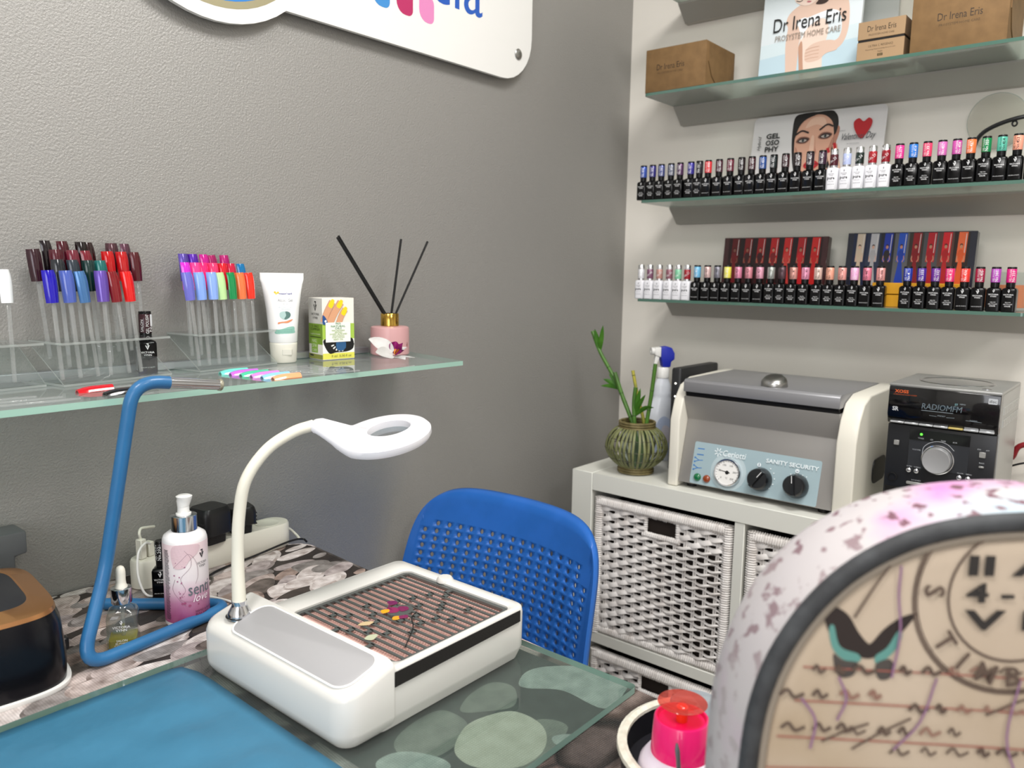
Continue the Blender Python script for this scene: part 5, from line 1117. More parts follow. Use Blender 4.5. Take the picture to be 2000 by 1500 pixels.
# the large rounded pebbles of the print that lie under the table glass
def stone_mat(nm, c, c2):
    m = mat(nm, c, .5, noise=(55, c2, .3, .75)); nt = m.node_tree; b = nt.nodes['Principled BSDF']; src = b.inputs['Base Color'].links[0].from_socket
    pn_ = PEB.node_tree; wv_ = nt.nodes.new('ShaderNodeTexWave'); wv_.inputs['Scale'].default_value = 110; wv_.bands_direction = 'X'; w2 = nt.nodes.new('ShaderNodeTexWave'); w2.inputs['Scale'].default_value = 110; w2.bands_direction = 'Y'
    tcn = nt.nodes.new('ShaderNodeTexCoord'); nt.links.new(tcn.outputs['Object'], wv_.inputs['Vector']); nt.links.new(tcn.outputs['Object'], w2.inputs['Vector'])
    mm = nt.nodes.new('ShaderNodeMath'); mm.operation = 'MULTIPLY'; nt.links.new(wv_.outputs['Fac'], mm.inputs[0]); nt.links.new(w2.outputs['Fac'], mm.inputs[1])
    rr_ = nt.nodes.new('ShaderNodeValToRGB'); rr_.color_ramp.elements[0].color = (.75, .75, .75, 1); rr_.color_ramp.elements[1].color = (1.2, 1.2, 1.2, 1); nt.links.new(mm.outputs[0], rr_.inputs['Fac'])
    mx_ = nt.nodes.new('ShaderNodeMixRGB'); mx_.blend_type = 'MULTIPLY'; mx_.inputs[0].default_value = .8; nt.links.new(src, mx_.inputs[1]); nt.links.new(rr_.outputs['Color'], mx_.inputs[2]); nt.links.new(mx_.outputs[0], b.inputs['Base Color'])
    return m
SA, SB, SC, SD = stone_mat('print_stone_pale', '#c4c1b2', '#dcd9cc'), stone_mat('print_stone_grey', '#9aa3a0', '#c4cbc6'), stone_mat('print_stone_dark', '#747872', '#94978e'), stone_mat('print_gap', '#3a3f3e', '#4e5452')
P = Print(base=.00012)
def stone(cx_, cy_, a, b, rot, m):
    ctrl = []
    for k in range(9):
        th = 2*PI*k/9; r = 1+random.uniform(-.08, .08); x, y = a*math.cos(th)*r, b*math.sin(th)*r
        ctrl.append((cx_+x*math.cos(rot)-y*math.sin(rot), cy_+x*math.sin(rot)+y*math.cos(rot)))
    P.blob(ctrl, m)
# where the printed pebbles lie on the cloth
STN = {'main': [(-1.3926, -0.6939), (-1.3581, -0.673), (-1.3304, -0.6729), (-1.2989, -0.6891), (-1.296, -0.722), (-1.3117, -0.7463), (-1.3401, -0.7598), (-1.3707, -0.7557), (-1.3966, -0.7263)], 'big': [(-1.2485, -0.6569), (-1.2206, -0.6473), (-1.1925, -0.6604), (-1.1647, -0.6972), (-1.1688, -0.7466), (-1.1807, -0.7588), (-1.2284, -0.7611), (-1.228, -0.7055), (-1.2506, -0.6715)], 'mid': [(-1.4203, -0.6365), (-1.3817, -0.6251), (-1.3479, -0.6307), (-1.3444, -0.66), (-1.355, -0.6766), (-1.3713, -0.6855), (-1.4111, -0.6855), (-1.4308, -0.6631)], 'low': [(-1.4541, -0.6488), (-1.4351, -0.6494), (-1.4185, -0.6644), (-1.408, -0.6951), (-1.4171, -0.7089), (-1.4489, -0.69), (-1.4612, -0.6645)], 'top': [(-1.3072, -0.6326), (-1.2712, -0.6313), (-1.2584, -0.6475), (-1.2635, -0.6655), (-1.29, -0.6838), (-1.3172, -0.6684), (-1.3355, -0.6478)], 'small': [(-1.3097, -0.7513), (-1.2995, -0.7547), (-1.2922, -0.7643), (-1.31, -0.7683), (-1.3165, -0.7609)]}
pr = random.Random(11); DKB = stone_mat('print_dark_gap', '#241e1c', '#3a312d')
P.poly([(-1.95, -.0045), (-1.245, -.0045), (-1.139, -.076), (-1.131, -.097), (-1.148, -.336), (-1.95, -.336)], DKB, 0)
PCOL = [('#d8c8c2', '#7d6d65'), ('#ece4e1', '#94857e'), ('#96908c', '#4c4541'), ('#b8a297', '#63524a'), ('#776c65', '#3a322e'), ('#c2b6b4', '#6c605d'), ('#4e443f', '#2c2522'), ('#a59e9b', '#5a524e')]
PM = [(stone_mat('print_pebble_%d' % i, a, b), stone_mat('print_pebble_rim_%d' % i, b, a)) for i, (a, b) in enumerate(PCOL)]
spots = []
for r in range(13):
    for c in range(17): spots.append((-1.93+.050*c+(.025 if r % 2 else 0)+pr.uniform(-.015, .015), -.016-.0265*r+pr.uniform(-.007, .007), 1.0))
def inside(x, y):
    if y > -.34: return x < -1.13-.05*max(0, -y-.09) and y < -.0045 and (x < -1.24 or y < -.0045-(x+1.24)*.69) and y > -.336
    return y < -.7695 and y > -.968 and x < -1.174-.05*(-y-.77)*1.1 and (x < -1.21 or y > -.95)
sty = P.step; P.step = 1.6e-6; P.layer = 1
for x, y, k in spots:
    a, b, ro = pr.uniform(.026, .050)*k, pr.uniform(.013, .023)*k, pr.uniform(-.25, .65); m0, m1 = PM[pr.choice((0, 0, 1, 1, 1, 2, 3, 4, 5, 5, 6, 7))]
    rr = [1+pr.uniform(-.13, .13) for _ in range(8)]
    for sc, ox, oy, m in ((1.0, 0, 0, m1), (.80, -.001, .0030, m0)):
        q = []
        for i in range(8): th = PI*i/4; u, v = a*sc*rr[i]*math.cos(th), b*sc*rr[i]*math.sin(th); q.append((x+ox+u*math.cos(ro)-v*math.sin(ro), y+oy+u*math.sin(ro)+v*math.cos(ro)))
        if all(inside(*p) for p in q): P.blob(q, m, 3)
        else:
            for t_ in (.8, .6, .45, .3):
                q2 = [(x+(p[0]-x)*t_, y+(p[1]-y)*t_) for p in q]
                if all(inside(*p) for p in q2): P.blob(q2, m, 3); break
P.step = sty; P.layer = 3
P.poly([(-1.47, -.762), (-1.183, -.762), (-1.183, -.50), (-1.47, -.50)], SD)
P.blob([(-1.385, -.712), (-1.337, -.705), (-1.29, -.722), (-1.283, -.752), (-1.33, -.763), (-1.38, -.758)], SC)
P.blob(STN['top'], SC); P.blob(STN['mid'], SC); P.blob(STN['big'], SB); P.blob(STN['main'], SA); P.blob(STN['low'], SB); P.blob(STN['small'], SB)
P.put('cloth_print', tc_, (0, 0, ZT), (1, 0, 0), (0, 1, 0))

TGL = clear('table_glass', '#e8eeeb', .02, 1.55, haze=.09, hazecol='#b2bcb8'); TGE = mat('table_glass_edge', '#86a89c', .15, coat=.4)
t = thing('table_glass', 'thick greenish glass plate lying on the pebble cloth', 'glass plate', (-1.47, -.55, ZT+.0014))
pts = [(p[0], p[1]) for p in rrect(.59, .440, .006, 3, -.0, 0)]
glass_slab('pane', pts, 0, .0075, TGL, TGE, t)
ZG = ZT+.0092

# ------------------------------------------------------------------ blue sheet
bm = bm_new(); nx_, ny_ = 46, 40; X0, X1, Y0, Y1 = -2.05, -1.4885, -.965, -.346
from mathutils import noise as mnoise
g = []
for j in range(ny_+1):
    row = []
    for i in range(nx_+1):
        u, v = i/nx_, j/ny_; x = X0+(X1-X0)*u; y = Y0+(Y1-Y0)*v
        # round the far right corner
        if u > .96 and v > .95: x -= .006*(u-.96)/.04*(v-.95)/.05; y -= .006*(u-.96)/.04*(v-.95)/.05
        x += .003*math.sin(v*9)*max(0, u-.9)*10*.5
        z = .0014+.0085*max(0, mnoise.noise(Vector((x*7, y*9, 1.3))))+.007*max(0, mnoise.noise(Vector((x*16+y*9, y*20, 4.1)))) + .005*max(0, math.sin((x*.55+y)*70+2*mnoise.noise(Vector((x*6, y*6, 0)))))**6*max(0, v-.3)
        edge = min(1, (1-u)*14, (1-v)*10); z = .0012+(z-.0012)*max(.15, edge)
        row.append(bm.verts.new((x, y, ZG+z)))
    g.append(row)
for j in range(ny_):
    for i in range(nx_): bm.faces.new((g[j][i], g[j][i+1], g[j+1][i+1], g[j+1][i]))
SHEET = mat('blue_sheet', '#346a86', .45, noise=(14, '#3c7694', .3, .7), bump=(22, .35, .006))
o = obj('blue_sheet', bm, SHEET); md = o.modifiers.new('thickness', 'SOLIDIFY'); md.thickness = .0010; md.offset = -1
tag(o, 'crinkled blue protective sheet spread on the glass', 'sheet')

# ------------------------------------------------------------------ nail dust collector with ring lamp
CX0, CX1, CY0, CY1 = -1.480, -1.203, -.632, -.368
t = thing('dust_collector', 'white nail dust collector with black grille and grey wrist pad', 'dust collector', (CX0, CY0, ZG))
W_, D_ = CX1-CX0, CY1-CY0
DW = mat('collector_white', '#dad8d2', .25, coat=.4)
fx0 = .040; fy1 = D_-.035
def off(w, d, r, cx_, cy_, z): return [(p[0], p[1], z) for p in rrect(w, d, r, 5, cx_, cy_)]
fcx, fcy, fw, fd = (fx0+W_)/2, fy1/2, W_-fx0, fy1
ocx, ocy, ow, od = (.075+.258)/2, (.010+.192)/2, .183, .182
bm = bm_new()
loft(bm, [off(fw-.012, fd-.012, .012, fcx, fcy, .0), off(fw-.002, fd-.002, .016, fcx, fcy, .012), off(fw, fd, .016, fcx, fcy, .016), off(fw, fd, .015, fcx, fcy, .058), off(fw-.003, fd-.003, .013, fcx, fcy, .0635), off(fw-.008, fd-.008, .011, fcx, fcy, .0652),
          off(ow+.004, od+.004, .011, ocx, ocy, .0652), off(ow, od, .010, ocx, ocy, .0635), off(ow, od, .010, ocx, ocy, .030)], cap1=True)
obj('body', bm, DW, t, ang=45)
# wrist rest at the left: its top swells up to the right and ends in a step
bm = bm_new(); L = []
def wr(ins, z0, zt, y_in=0):
    out = []
    r_ = max(.004, .024-ins); q_ = []
    for sx_, sy_, a_ in ((1, 1, 0), (-1, 1, PI/2), (-1, -1, PI), (1, -1, 3*PI/2)):
        rr2 = .0005 if sx_ > 0 else r_
        for k_ in range(7): th = a_+PI/2*k_/6; q_.append((.032+sx_*(.032-(ins if sx_ < 0 else 0)-rr2)+rr2*math.cos(th), D_/2+sy_*(D_/2+.0009-ins-rr2)+rr2*math.sin(th)))
    for p in q_:
        out.append((p[0], p[1], z0 if zt is None else zt+(.017*(max(0, min(1, p[0]/.062))**1.1))))
    return out
loft(bm, [wr(.008, 0, None), wr(.001, .010, None), wr(0, .016, None), wr(0, 0, .049), wr(.0025, 0, .0545), wr(.007, 0, .0570), wr(.012, 0, .0578)])
obj('wrist_rest', bm, DW, t, ang=50)
bm = bm_new(); MP = Matrix.Translation((.0335, D_*.43, .0672)) @ Matrix.Rotation(math.radians(-15), 4, 'Y')
rloft(bm, [(.050, .202, .016, -.003), (.050, .202, .016, .0006), (.047, .199, .0145, .0016)], 6, MP); obj('wrist_pad', bm, mat('pad_grey', '#a2a1a2', .55), t)
bm = bm_new(); tube(bm, [(p[0], p[1], .0002) for p in rrect(.0525, .2045, .017, 6)], .0012, 6, MP, closed=True); obj('pad_trim', bm, mat('trim_white', '#f0efec', .3), t)
# grille: a frame, long bars, staggered cross bars
GRL = mat('grille_grey', '#5c5f5d', .3, .3)
gz = .0585
bm = bm_new(); loft(bm, [off(ow-.001, od-.001, .0098, ocx, ocy, gz), off(ow-.001, od-.001, .0098, ocx, ocy, gz+.003), off(ow-.012, od-.012, .004, ocx, ocy, gz+.003), off(ow-.012, od-.012, .004, ocx, ocy, gz)], cap0=False, cap1=False); obj('grille_frame', bm, GRL, t, smooth=False)
nb = 15
bxs = [ocx-ow/2+.006+(ow-.012)*(k+1)/(nb+1) for k in range(nb)]
for x in bxs:
    bm = bm_new(); bx(bm, x-.0019, x+.0019, ocy-od/2+.005, ocy+od/2-.005, gz+.0014, gz+.0028); obj('grille_bar', bm, GRL, t, smooth=False)
edges = [ocx-ow/2+.006]+bxs+[ocx+ow/2-.006]
for k in range(nb+1):
    a, b = edges[k], edges[k+1]
    for y in {0: (.62, .3), 1: (.55,), 2: (.80, .45), 3: (.35, .72), 4: (.52,), 5: (.25, .62), 6: (.75, .42), 7: (.50, .30), 8: (.40, .60), 9: (.66, .28), 10: (.5, .2), 11: (.62, .36), 12: (.40,), 13: (.58, .22), 14: (.48,), 15: (.52,)}[k]:
        yy_ = ocy-od/2+od*y; bm = bm_new(); bx(bm, a, b, yy_-.0030, yy_+.0030, gz+.0014, gz+.0028); obj('cross_bar', bm, GRL, t, smooth=False)
bm = bm_new(); prism(bm, circ(.017, 20, ocx+.002, ocy+.006, .014), gz+.0002, gz+.0029); md_ = obj('medallion', bm, GRL, t, smooth=False)
P = Print(base=.0030)
for pl, c in (([(.004, .026), (.012, .022), (.016, .030), (.008, .036)], '#6c1450'), ([(-.012, .010), (-.004, .004), (.004, .010), (0, .020), (-.010, .020)], '#8a1c54'), ([(-.018, .014), (-.010, .012), (-.006, .018), (-.014, .022)], '#e0a018'), ([(.000, .002), (.010, .000), (.014, .008), (.006, .014)], '#74164c'), ([(-.022, -.008), (-.016, -.012), (-.010, -.006), (-.016, -.002)], '#dc9a20'), ([(-.014, -.012), (-.006, -.016), (-.002, -.010), (-.010, -.006)], '#7a1c50')): P.blob([(ocx+a, ocy+b) for a, b in pl], ink(c, .25))
P.line([(ocx+.004, ocy+.026), (ocx-.002, ocy+.022), (ocx-.004, ocy+.014)], .0016, ink('#74164c', .25)); P.line([(ocx-.06, ocy-.07), (ocx-.02, ocy-.04), (ocx-.004, ocy-.02), (ocx+.012, ocy-.012)], .0014, BLACK_INK)
P.blob([(ocx-.075, ocy-.022), (ocx-.066, ocy-.018), (ocx-.058, ocy-.024), (ocx-.070, ocy-.030)], ink('#b8bca0', .3)); P.blob([(ocx-.058, ocy+.010), (ocx-.048, ocy+.012), (ocx-.040, ocy+.004), (ocx-.050, ocy+.002)], ink('#c8b088', .3))
me = P.mesh('grille_print'); me.transform(Matrix.Translation((0, 0, gz))); link('grille_print', me, t)
# pleated filter
bm = bm_new(); N_ = 90; a_ = None
for k in range(N_+1):
    y = ocy-od/2+.001+(od-.002)*k/N_; z = .0505+(.007 if k % 2 else 0); p = (bm.verts.new((ocx-ow/2+.001, y, z)), bm.verts.new((ocx+ow/2-.001, y, z)))
    if a_: bm.faces.new((a_[0], a_[1], p[1], p[0]))
    a_ = p
obj('pleated_filter', bm, mat('filter_pink', '#f4d2c8', .8), t, smooth=False)['kind'] = 'stuff'
bm = bm_new(); prism(bm, [(.064, .0462), (.064, .0625), (.262, .0628), (.262, .0485)], .0002, .0016, MX); bevel(bm, .0006, 1); obj('felt_strip', bm, mat('black_felt', '#1a1714', .9, bump=(900, .4, .001)), t, label='black felt strip along the front edge')
bm = bm_new(); lathe(bm, [(.011, 0), (.011, .003), (.0085, .006), (0, .0065)], 24, Matrix.Translation((W_-.011, fy1-.10, .0625))); obj('power_button', bm, DW, t)
# gooseneck lamp
LX0, LY0 = .030, .226
bm = bm_new(); lathe(bm, [(.0135, .0), (.0135, .004), (.0125, .007), (.009, .013), (.0082, .016), (.0086, .020), (0, .0202)], 24); obj('lamp_socket', bm, CHROME, t, loc=(LX0, LY0, .0640))
bm = bm_new(); lathe(bm, [(.0145, 0), (.0155, .0006), (.0145, .0012), (.0118, .001), (.0118, 0)], 24); obj('socket_ring', bm, BLACKP, t, loc=(LX0, LY0, .0655))
neckp = [(LX0, LY0, .083), (.0315, .2285, .130), (.034, .227, .1816), (.041, .222, .2236), (.064, .215, .2556), (.094, .208, .2726), (.119, .202, .2786)]
pp = spline(neckp, 8); bm = bm_new(); tube(bm, pp, [.0068 if i > 8 else .0078-.0001*i for i in range(len(pp))], 14); obj('gooseneck', bm, mat('neck_cream', '#e6e2d2', .4), t)
dc = Vector((.181, .147, .2665)); nrm = Vector((-.235, -.01, 1)).normalized(); ux_ = Vector((.75, -.66, 0)); ux_ = (ux_-nrm*ux_.dot(nrm)).normalized(); uy_ = nrm.cross(ux_)
MD = Matrix(((ux_.x, uy_.x, nrm.x, dc.x), (ux_.y, uy_.y, nrm.y, dc.y), (ux_.z, uy_.z, nrm.z, dc.z), (0, 0, 0, 1)))
def lobe(k, ins=0.0, rad=.0565):
    """outline of the lamp head: a disc that narrows into an arm at -x"""
    a = 2*PI*k/64; x, y = (rad-ins)*math.cos(a), (rad-ins)*math.sin(a)
    dv = abs(a-PI); lim = math.radians(68)
    if dv < lim:
        t_ = 1-dv/lim; sgn = 1 if a < PI else -1; R0 = rad-ins; an = PI-lim; hw_ = .0088-ins*.35; tipx = -(rad+.026-ins*.6)
        if t_ < .88:
            q = t_/.88; h0, h1, h2, h3 = 2*q**3-3*q*q+1, q**3-2*q*q+q, -2*q**3+3*q*q, q**3-q*q
            x = h0*R0*math.cos(an)+h1*(-math.sin(an)*.085)+h2*tipx+h3*(-.060); y = h0*R0*math.sin(an)+h1*(math.cos(an)*.085)+h2*hw_
            y = max(y, hw_*.9)*sgn
        else:
            x = tipx; y = sgn*hw_*(1-t_)/.12
    return x, y
def armz(x): return .026*(min(1, max(0, (-x-.040)/.040)))**1.4
bm = bm_new(); L = []
for ins, z in ((.009, -.0095), (.003, -.0085), (.0005, -.0045), (.0005, .001), (.004, .0050), (.011, .0072), (.020, .0080)): L.append([(lobe(k, ins)[0], lobe(k, ins)[1], z*(1 if lobe(k)[0] > -.06 else .85)+armz(lobe(k)[0])) for k in range(64)])
hx = .006
def hol(r, z): return [(hx+r*math.cos(2*PI*k/64), r*math.sin(2*PI*k/64), z) for k in range(64)]
L += [hol(.0272, .0080), hol(.0260, .0066), hol(.0260, -.0070), hol(.0272, -.0088)]
rings = [[bm.verts.new(MD @ Vector(p)) for p in l] for l in L]
for A, B in zip(rings, rings[1:]+[rings[0]]):
    for k in range(64): bm.faces.new((A[k], A[(k+1) % 64], B[(k+1) % 64], B[k]))
obj('lamp_head', bm, mat('lamp_white', '#ecebef', .3, coat=.2) if 'lamp_white' not in MATS else mat('lamp_head_white', '#ecebef', .3, coat=.2), t)
bm = bm_new(); prism(bm, circ(.0258, 40, hx, 0), -.0045, -.0015, MD); obj('lens', bm, clear('lens_clear', '#eef2f2', .02, 1.5), t, smooth=False)

# ------------------------------------------------------------------ bent blue tube stand
t = thing('tube_stand', 'bent blue coated tube stand with a triangular foot and silver tip', 'stand', (-1.50, -.2, ZT))
def L_(p): return (p[0]+1.50, p[1]+.2, p[2]-ZT)
TB = mat('stand_blue', '#2c6b9c', .38, coat=.2, noise=(20, '#286292', .4, .7))
def arc(A, B, C, r, n=8):
    """round the corner at B"""
    A, B, C = Vector(A), Vector(B), Vector(C); u, v = (A-B).normalized(), (C-B).normalized(); th = u.angle(v); d = min(r/math.tan(th/2), .48*(A-B).length, .48*(C-B).length); p, q = B+u*d, B+v*d
    return [(p*(1-s)**2 + B*2*s*(1-s) + q*s*s) for s in [k/n for k in range(n+1)]]
rt_ = .0080
zf = ZT+.0086
Cc, Bc, Ac, Kc, Tc, Ec = (-1.475, -.105, zf), (-1.356, -.236, zf), (-1.572, -.268, zf), (-1.524, -.232, .888), (-1.492, -.262, 1.121), (-1.389, -.272, 1.1075)
path = [Vector(Cc)]+arc(Cc, Bc, Ac, .022)+arc(Bc, Ac, Kc, .022)+arc(Ac, Kc, Tc, .10)+arc(Kc, Tc, Ec, .032, 10)
mid = Vector(Tc).lerp(Vector(Ec), .40); path.append(mid)
bm = bm_new(); tube(bm, [L_(p) for p in path], rt_, 14); obj('tube', bm, TB, t)
bm = bm_new(); tube(bm, [L_(mid), L_(Ec)], .0068, 16); tip = obj('metal_tip', bm, CHROME, t)
d_ = (Vector(Ec)-mid).normalized(); bm = bm_new(); lathe(bm, [(.0068, -.001), (.0076, -.001), (.0078, .002), (.0068, .0034), (.005, .003), (.003, .0042), (0, .0038)], 20, Matrix.Translation(L_(Ec)) @ d_.to_track_quat('Z', 'Y').to_matrix().to_4x4()); obj('end_cap', bm, mat('cap_tarnished', '#a09c86', .4, .6, noise=(300, '#c8c4b0', .4, .6)), tip)

# ------------------------------------------------------------------ hand lotion
t = thing('lotion_bottle', 'white and plum hand lotion pump bottle inside the blue tube foot', 'bottle', (-1.416, -.219, ZT+.0005), math.radians(-30)); t.scale = (.9, .9, .9)
LB_ = mat('lotion_white', '#eceaea', .3, coat=.3)
bm = bm_new(); lathe(bm, [(0, 0), (.029, 0), (.031, .003), (.031, .128), (.029, .134), (.022, .139), (.0165, .1405), (0, .1405)], 40); obj('bottle', bm, LB_, t)
def grad_mat():
    m = bpy.data.materials.new('lotion_label_print'); m.use_nodes = True; nt = m.node_tree; b = nt.nodes['Principled BSDF']; b.inputs['Roughness'].default_value = .35
    tc = nt.nodes.new('ShaderNodeTexCoord'); sp = nt.nodes.new('ShaderNodeSeparateXYZ'); mr = nt.nodes.new('ShaderNodeMapRange'); mr.inputs[1].default_value = .0; mr.inputs[2].default_value = .127
    nn = nt.nodes.new('ShaderNodeTexNoise'); nn.inputs['Scale'].default_value = 35; ad = nt.nodes.new('ShaderNodeMath'); ad.operation = 'MULTIPLY_ADD'; ad.inputs[1].default_value = .12
    r = nt.nodes.new('ShaderNodeValToRGB'); cr = r.color_ramp
    cr.elements[0].position = .06; cr.elements[0].color = srgb('#8a3a68'); cr.elements[1].position = .98; cr.elements[1].color = srgb('#e2cdd0')
    for p, c in ((.22, '#9c4f7a'), (.36, '#b4789a'), (.50, '#d4b4c4'), (.62, '#e2dadd'), (.80, '#e6dfe0')): e = cr.elements.new(p); e.color = srgb(c)
    nt.links.new(tc.outputs['Object'], sp.inputs[0]); nt.links.new(sp.outputs['Z'], mr.inputs[0]); nt.links.new(tc.outputs['Object'], nn.inputs['Vector']); nt.links.new(nn.outputs['Fac'], ad.inputs[0]); nt.links.new(mr.outputs[0], ad.inputs[2]); nt.links.new(ad.outputs[0], r.inputs['Fac']); nt.links.new(r.outputs['Color'], b.inputs['Base Color'])
    return m
bm = bm_new(); lathe(bm, [(.03115, .008), (.0313, .0085), (.0313, .1255), (.03115, .126)], 40); lab = obj('label', bm, grad_mat(), t)
P = Print(base=.0004); DK = ink('#2c2a30'); 
P.blob([(-.016, .094), (-.002, .092), (.008, .104), (.018, .112), (.02, .124), (-.016, .124)], ink('#dcc0c6')); 
for k in range(52): P.line([(-.0325+random.uniform(0, .0004), .014+.00203*k), (-.0225-random.uniform(0, .0022), .014+.00203*k)], .00085, DK, 2)
P.line([(.000, .118), (.008, .106), (.0075, .092), (-.006, .076), (.0, .058), (-.008, .046), (.006, .040), (.016, .044)], .0004, ink('#8a6a7a'), 2); P.line([(-.016, .092), (-.004, .104), (.006, .112), (.016, .098), (.018, .078), (.014, .066)], .0004, ink('#8a6a7a'), 2); P.line([(-.014, .075), (-.018, .060), (-.010, .046), (.0, .034)], .0004, ink('#8a6a7a'), 2)
for k in range(14): P.poly(circ(random.uniform(.0005, .0013), 8, random.uniform(-.015, .004), random.uniform(.025, .10)), ink('#a8718e'), 2)
for k in range(5): P.poly(circ(random.uniform(.001, .0024), 8, random.uniform(-.012, .02), random.uniform(.02, .05)), ink('#96486e'), 2)
vlogo(P, .0255, .1085, .013, DK); P.text('VICTORIA', .0255, .0955, DK, w=.017, h=.0036, layer=9); P.text('VYNN', .0255, .0905, DK, w=.011, h=.0036, layer=9)
P.text('senti', .0205, .058, ink('#5f6a70'), w=.034, h=.017, layer=9); P.text('love', .0215, .0445, ink('#eee4ea'), w=.024, h=.0115, shear=.4, layer=9)
P.text('HAND & BODY', .0275, .024, ink('#4a1c38'), w=.030, h=.0034, layer=9); P.text('BALSAM', .0235, .0195, ink('#4a1c38'), w=.022, h=.0026, layer=9)
P.fine(.006).wrap(.0313, 0, .0).put('lettering', lab)
bm = bm_new(); lathe(bm, [(.0175, .1405), (.0182, .141), (.0182, .1625), (.0175, .163), (.0, .163)], 36); obj('pump_collar', bm, CHROME, t)
bm = bm_new(); lathe(bm, [(.0105, .163), (.0108, .1655), (.0088, .1662), (.0082, .170), (.0082, .1815), (0, .1815)], 24); pmp = obj('pump_stem', bm, WPLAST, t)
bm = bm_new(); loft(bm, [[(.0085*math.cos(a*PI/10), .0085*math.sin(a*PI/10), .176) for a in range(20)], [(.0090*math.cos(a*PI/10)+.0012*(1+math.cos(a*PI/10)), .0088*math.sin(a*PI/10), .184) for a in range(20)], [(.0105*math.cos(a*PI/10)+.002, .0100*math.sin(a*PI/10), .1875) for a in range(20)], [(.0115*math.cos(a*PI/10)+.0015, .0105*math.sin(a*PI/10), .1905) for a in range(20)], [(.008*math.cos(a*PI/10)+.0015, .0075*math.sin(a*PI/10), .1925) for a in range(20)]]); obj('pump_head', bm, WPLAST, pmp)

# ------------------------------------------------------------------ dropper bottle
t = thing('dropper_bottle', 'clear dropper bottle with a little yellow oil inside the tube foot', 'bottle', (-1.505, -.229, ZT+.0005), math.radians(-30)); t.scale = (.94, .94, .94)
GLS = clear('bottle_glass', '#e9eeea', .02, 1.6, haze=.08, hazecol='#e6eaea')
bm = bm_new(); rloft(bm, [(.034, .034, .006, 0), (.037, .037, .005, .002), (.037, .037, .005, .044), (.034, .034, .008, .050), (.024, .024, .0119, .0555), (.018, .018, .0089, .058), (.0165, .0165, .0082, .062)], 6); obj('bottle', bm, GLS, t)
bm = bm_new(); rloft(bm, [(.030, .030, .004, .004), (.033, .033, .004, .005), (.033, .033, .004, .0140), (.0325, .0325, .004, .0142)], 5); obj('oil', bm, clear('yellow_oil', '#e8de58', .03, 1.3, haze=.35, hazecol='#e2dc50'), t)
bm = bm_new(); tube(bm, [(0, 0, .060), (0, 0, .012)], .0026, 8); obj('pipette', bm, STEMM, t)
bm = bm_new(); tube(bm, [(0, 0, .030), (0, 0, .013)], .0019, 8); obj('drawn_oil', bm, MATS['yellow_oil'], t)
bm = bm_new(); lathe(bm, [(.0124, .0605), (.0128, .061), (.0128, .0805), (.0122, .081), (0, .081)], 28); obj('collar', bm, CHROME, t)
bm = bm_new(); lathe(bm, [(.0078, .081), (.0080, .0825), (.0066, .085), (.0060, .090), (.0062, .100), (.0058, .105), (.0042, .1085), (.002, .110), (0, .1104)], 24); obj('rubber_bulb', bm, CREAM, t)
P = Print(base=.0002); vlogo(P, 0, .039, .0060, WHITE_INK); P.text('VICTORIA', 0, .0335, WHITE_INK, w=.021, h=.0032, layer=9); P.text('VYNN', 0, .0293, WHITE_INK, w=.013, h=.0032, layer=9); P.text('SALON', 0, .0150, WHITE_INK, w=.013, layer=9)
P.text('BI-PHASE', 0, .0115, WHITE_INK, w=.015, h=.002, layer=9); P.text('COMPLEX', 0, .0085, WHITE_INK, w=.018, h=.0024, layer=9); P.put('lettering', t, (0, -.0187, 0), (1, 0, 0), (0, 0, 1))

# ------------------------------------------------------------------ nail lamp at the left edge
t = thing('nail_lamp', 'black nail lamp with a copper rim cut by the left picture edge', 'nail lamp', (-1.672, -.180, ZT+.0005), math.radians(-6))
UW, UD, UH = .20, .205, .092
COP = mat('copper_rim', '#c08a5c', .3, .85)
def sup(w_, d_, z, e=5.0, n=64): return [(math.copysign(abs(math.cos(2*PI*k/n))**(2/e), math.cos(2*PI*k/n))*w_/2, math.copysign(abs(math.sin(2*PI*k/n))**(2/e), math.sin(2*PI*k/n))*d_/2, z) for k in range(n)]
bm = bm_new(); loft(bm, [sup(UW+.006, UD+.006, .0), sup(UW+.008, UD+.008, .002), sup(UW+.008, UD+.008, .0055), sup(UW+.002, UD+.002, .006)]); obj('base_plate', bm, WPLAST, t)
bm = bm_new(); loft(bm, [sup(UW, UD, .006), sup(UW+.002, UD+.002, .03), sup(UW-.006, UD-.006, .075), sup(UW-.014, UD-.014, .087)]); obj('housing', bm, mat('lamp_black', '#0b0b10', .22, spec=.35), t)
bm = bm_new(); loft(bm, [sup(UW-.013, UD-.013, .087), sup(UW-.016, UD-.016, .0915), sup(UW-.060, UD-.060, .0975), sup(UW-.064, UD-.064, .0965)], cap0=False, cap1=False); obj('copper_rim', bm, COP, t)
bm = bm_new(); loft(bm, [sup(UW-.0635, UD-.0635, .0925), sup(UW-.0635, UD-.0635, .0966), sup(UW-.068, UD-.068, .0976)]); tp_ = obj('top_plate', bm, mat('top_black', '#26262a', .4), t)
P = Print(base=.0977); P.text('48W', .025, .0, ink('#c8c8c8'), w=.026, h=.008, rot=.0); P.put('lettering', tp_)
bm = bm_new(); bx(bm, UW/2-.004, UW/2+.006, -.05, -.038, .024, .038); bevel(bm, .0015, 1); obj('socket', bm, BLACKP, t)
t = thing('grey_holder', 'grey plastic bracket on the wall side behind the nail lamp', 'bracket', (-1.632, -.004, ZT+.0005))
bm = bm_new(); prism(bm, [(-.09, .0), (.070, .0), (.070, .085), (.085, .087), (.085, .118), (-.09, .118)], .0, .045, MX); bevel(bm, .003, 2); obj('bracket', bm, mat('bracket_grey', '#5f6163', .5), t)

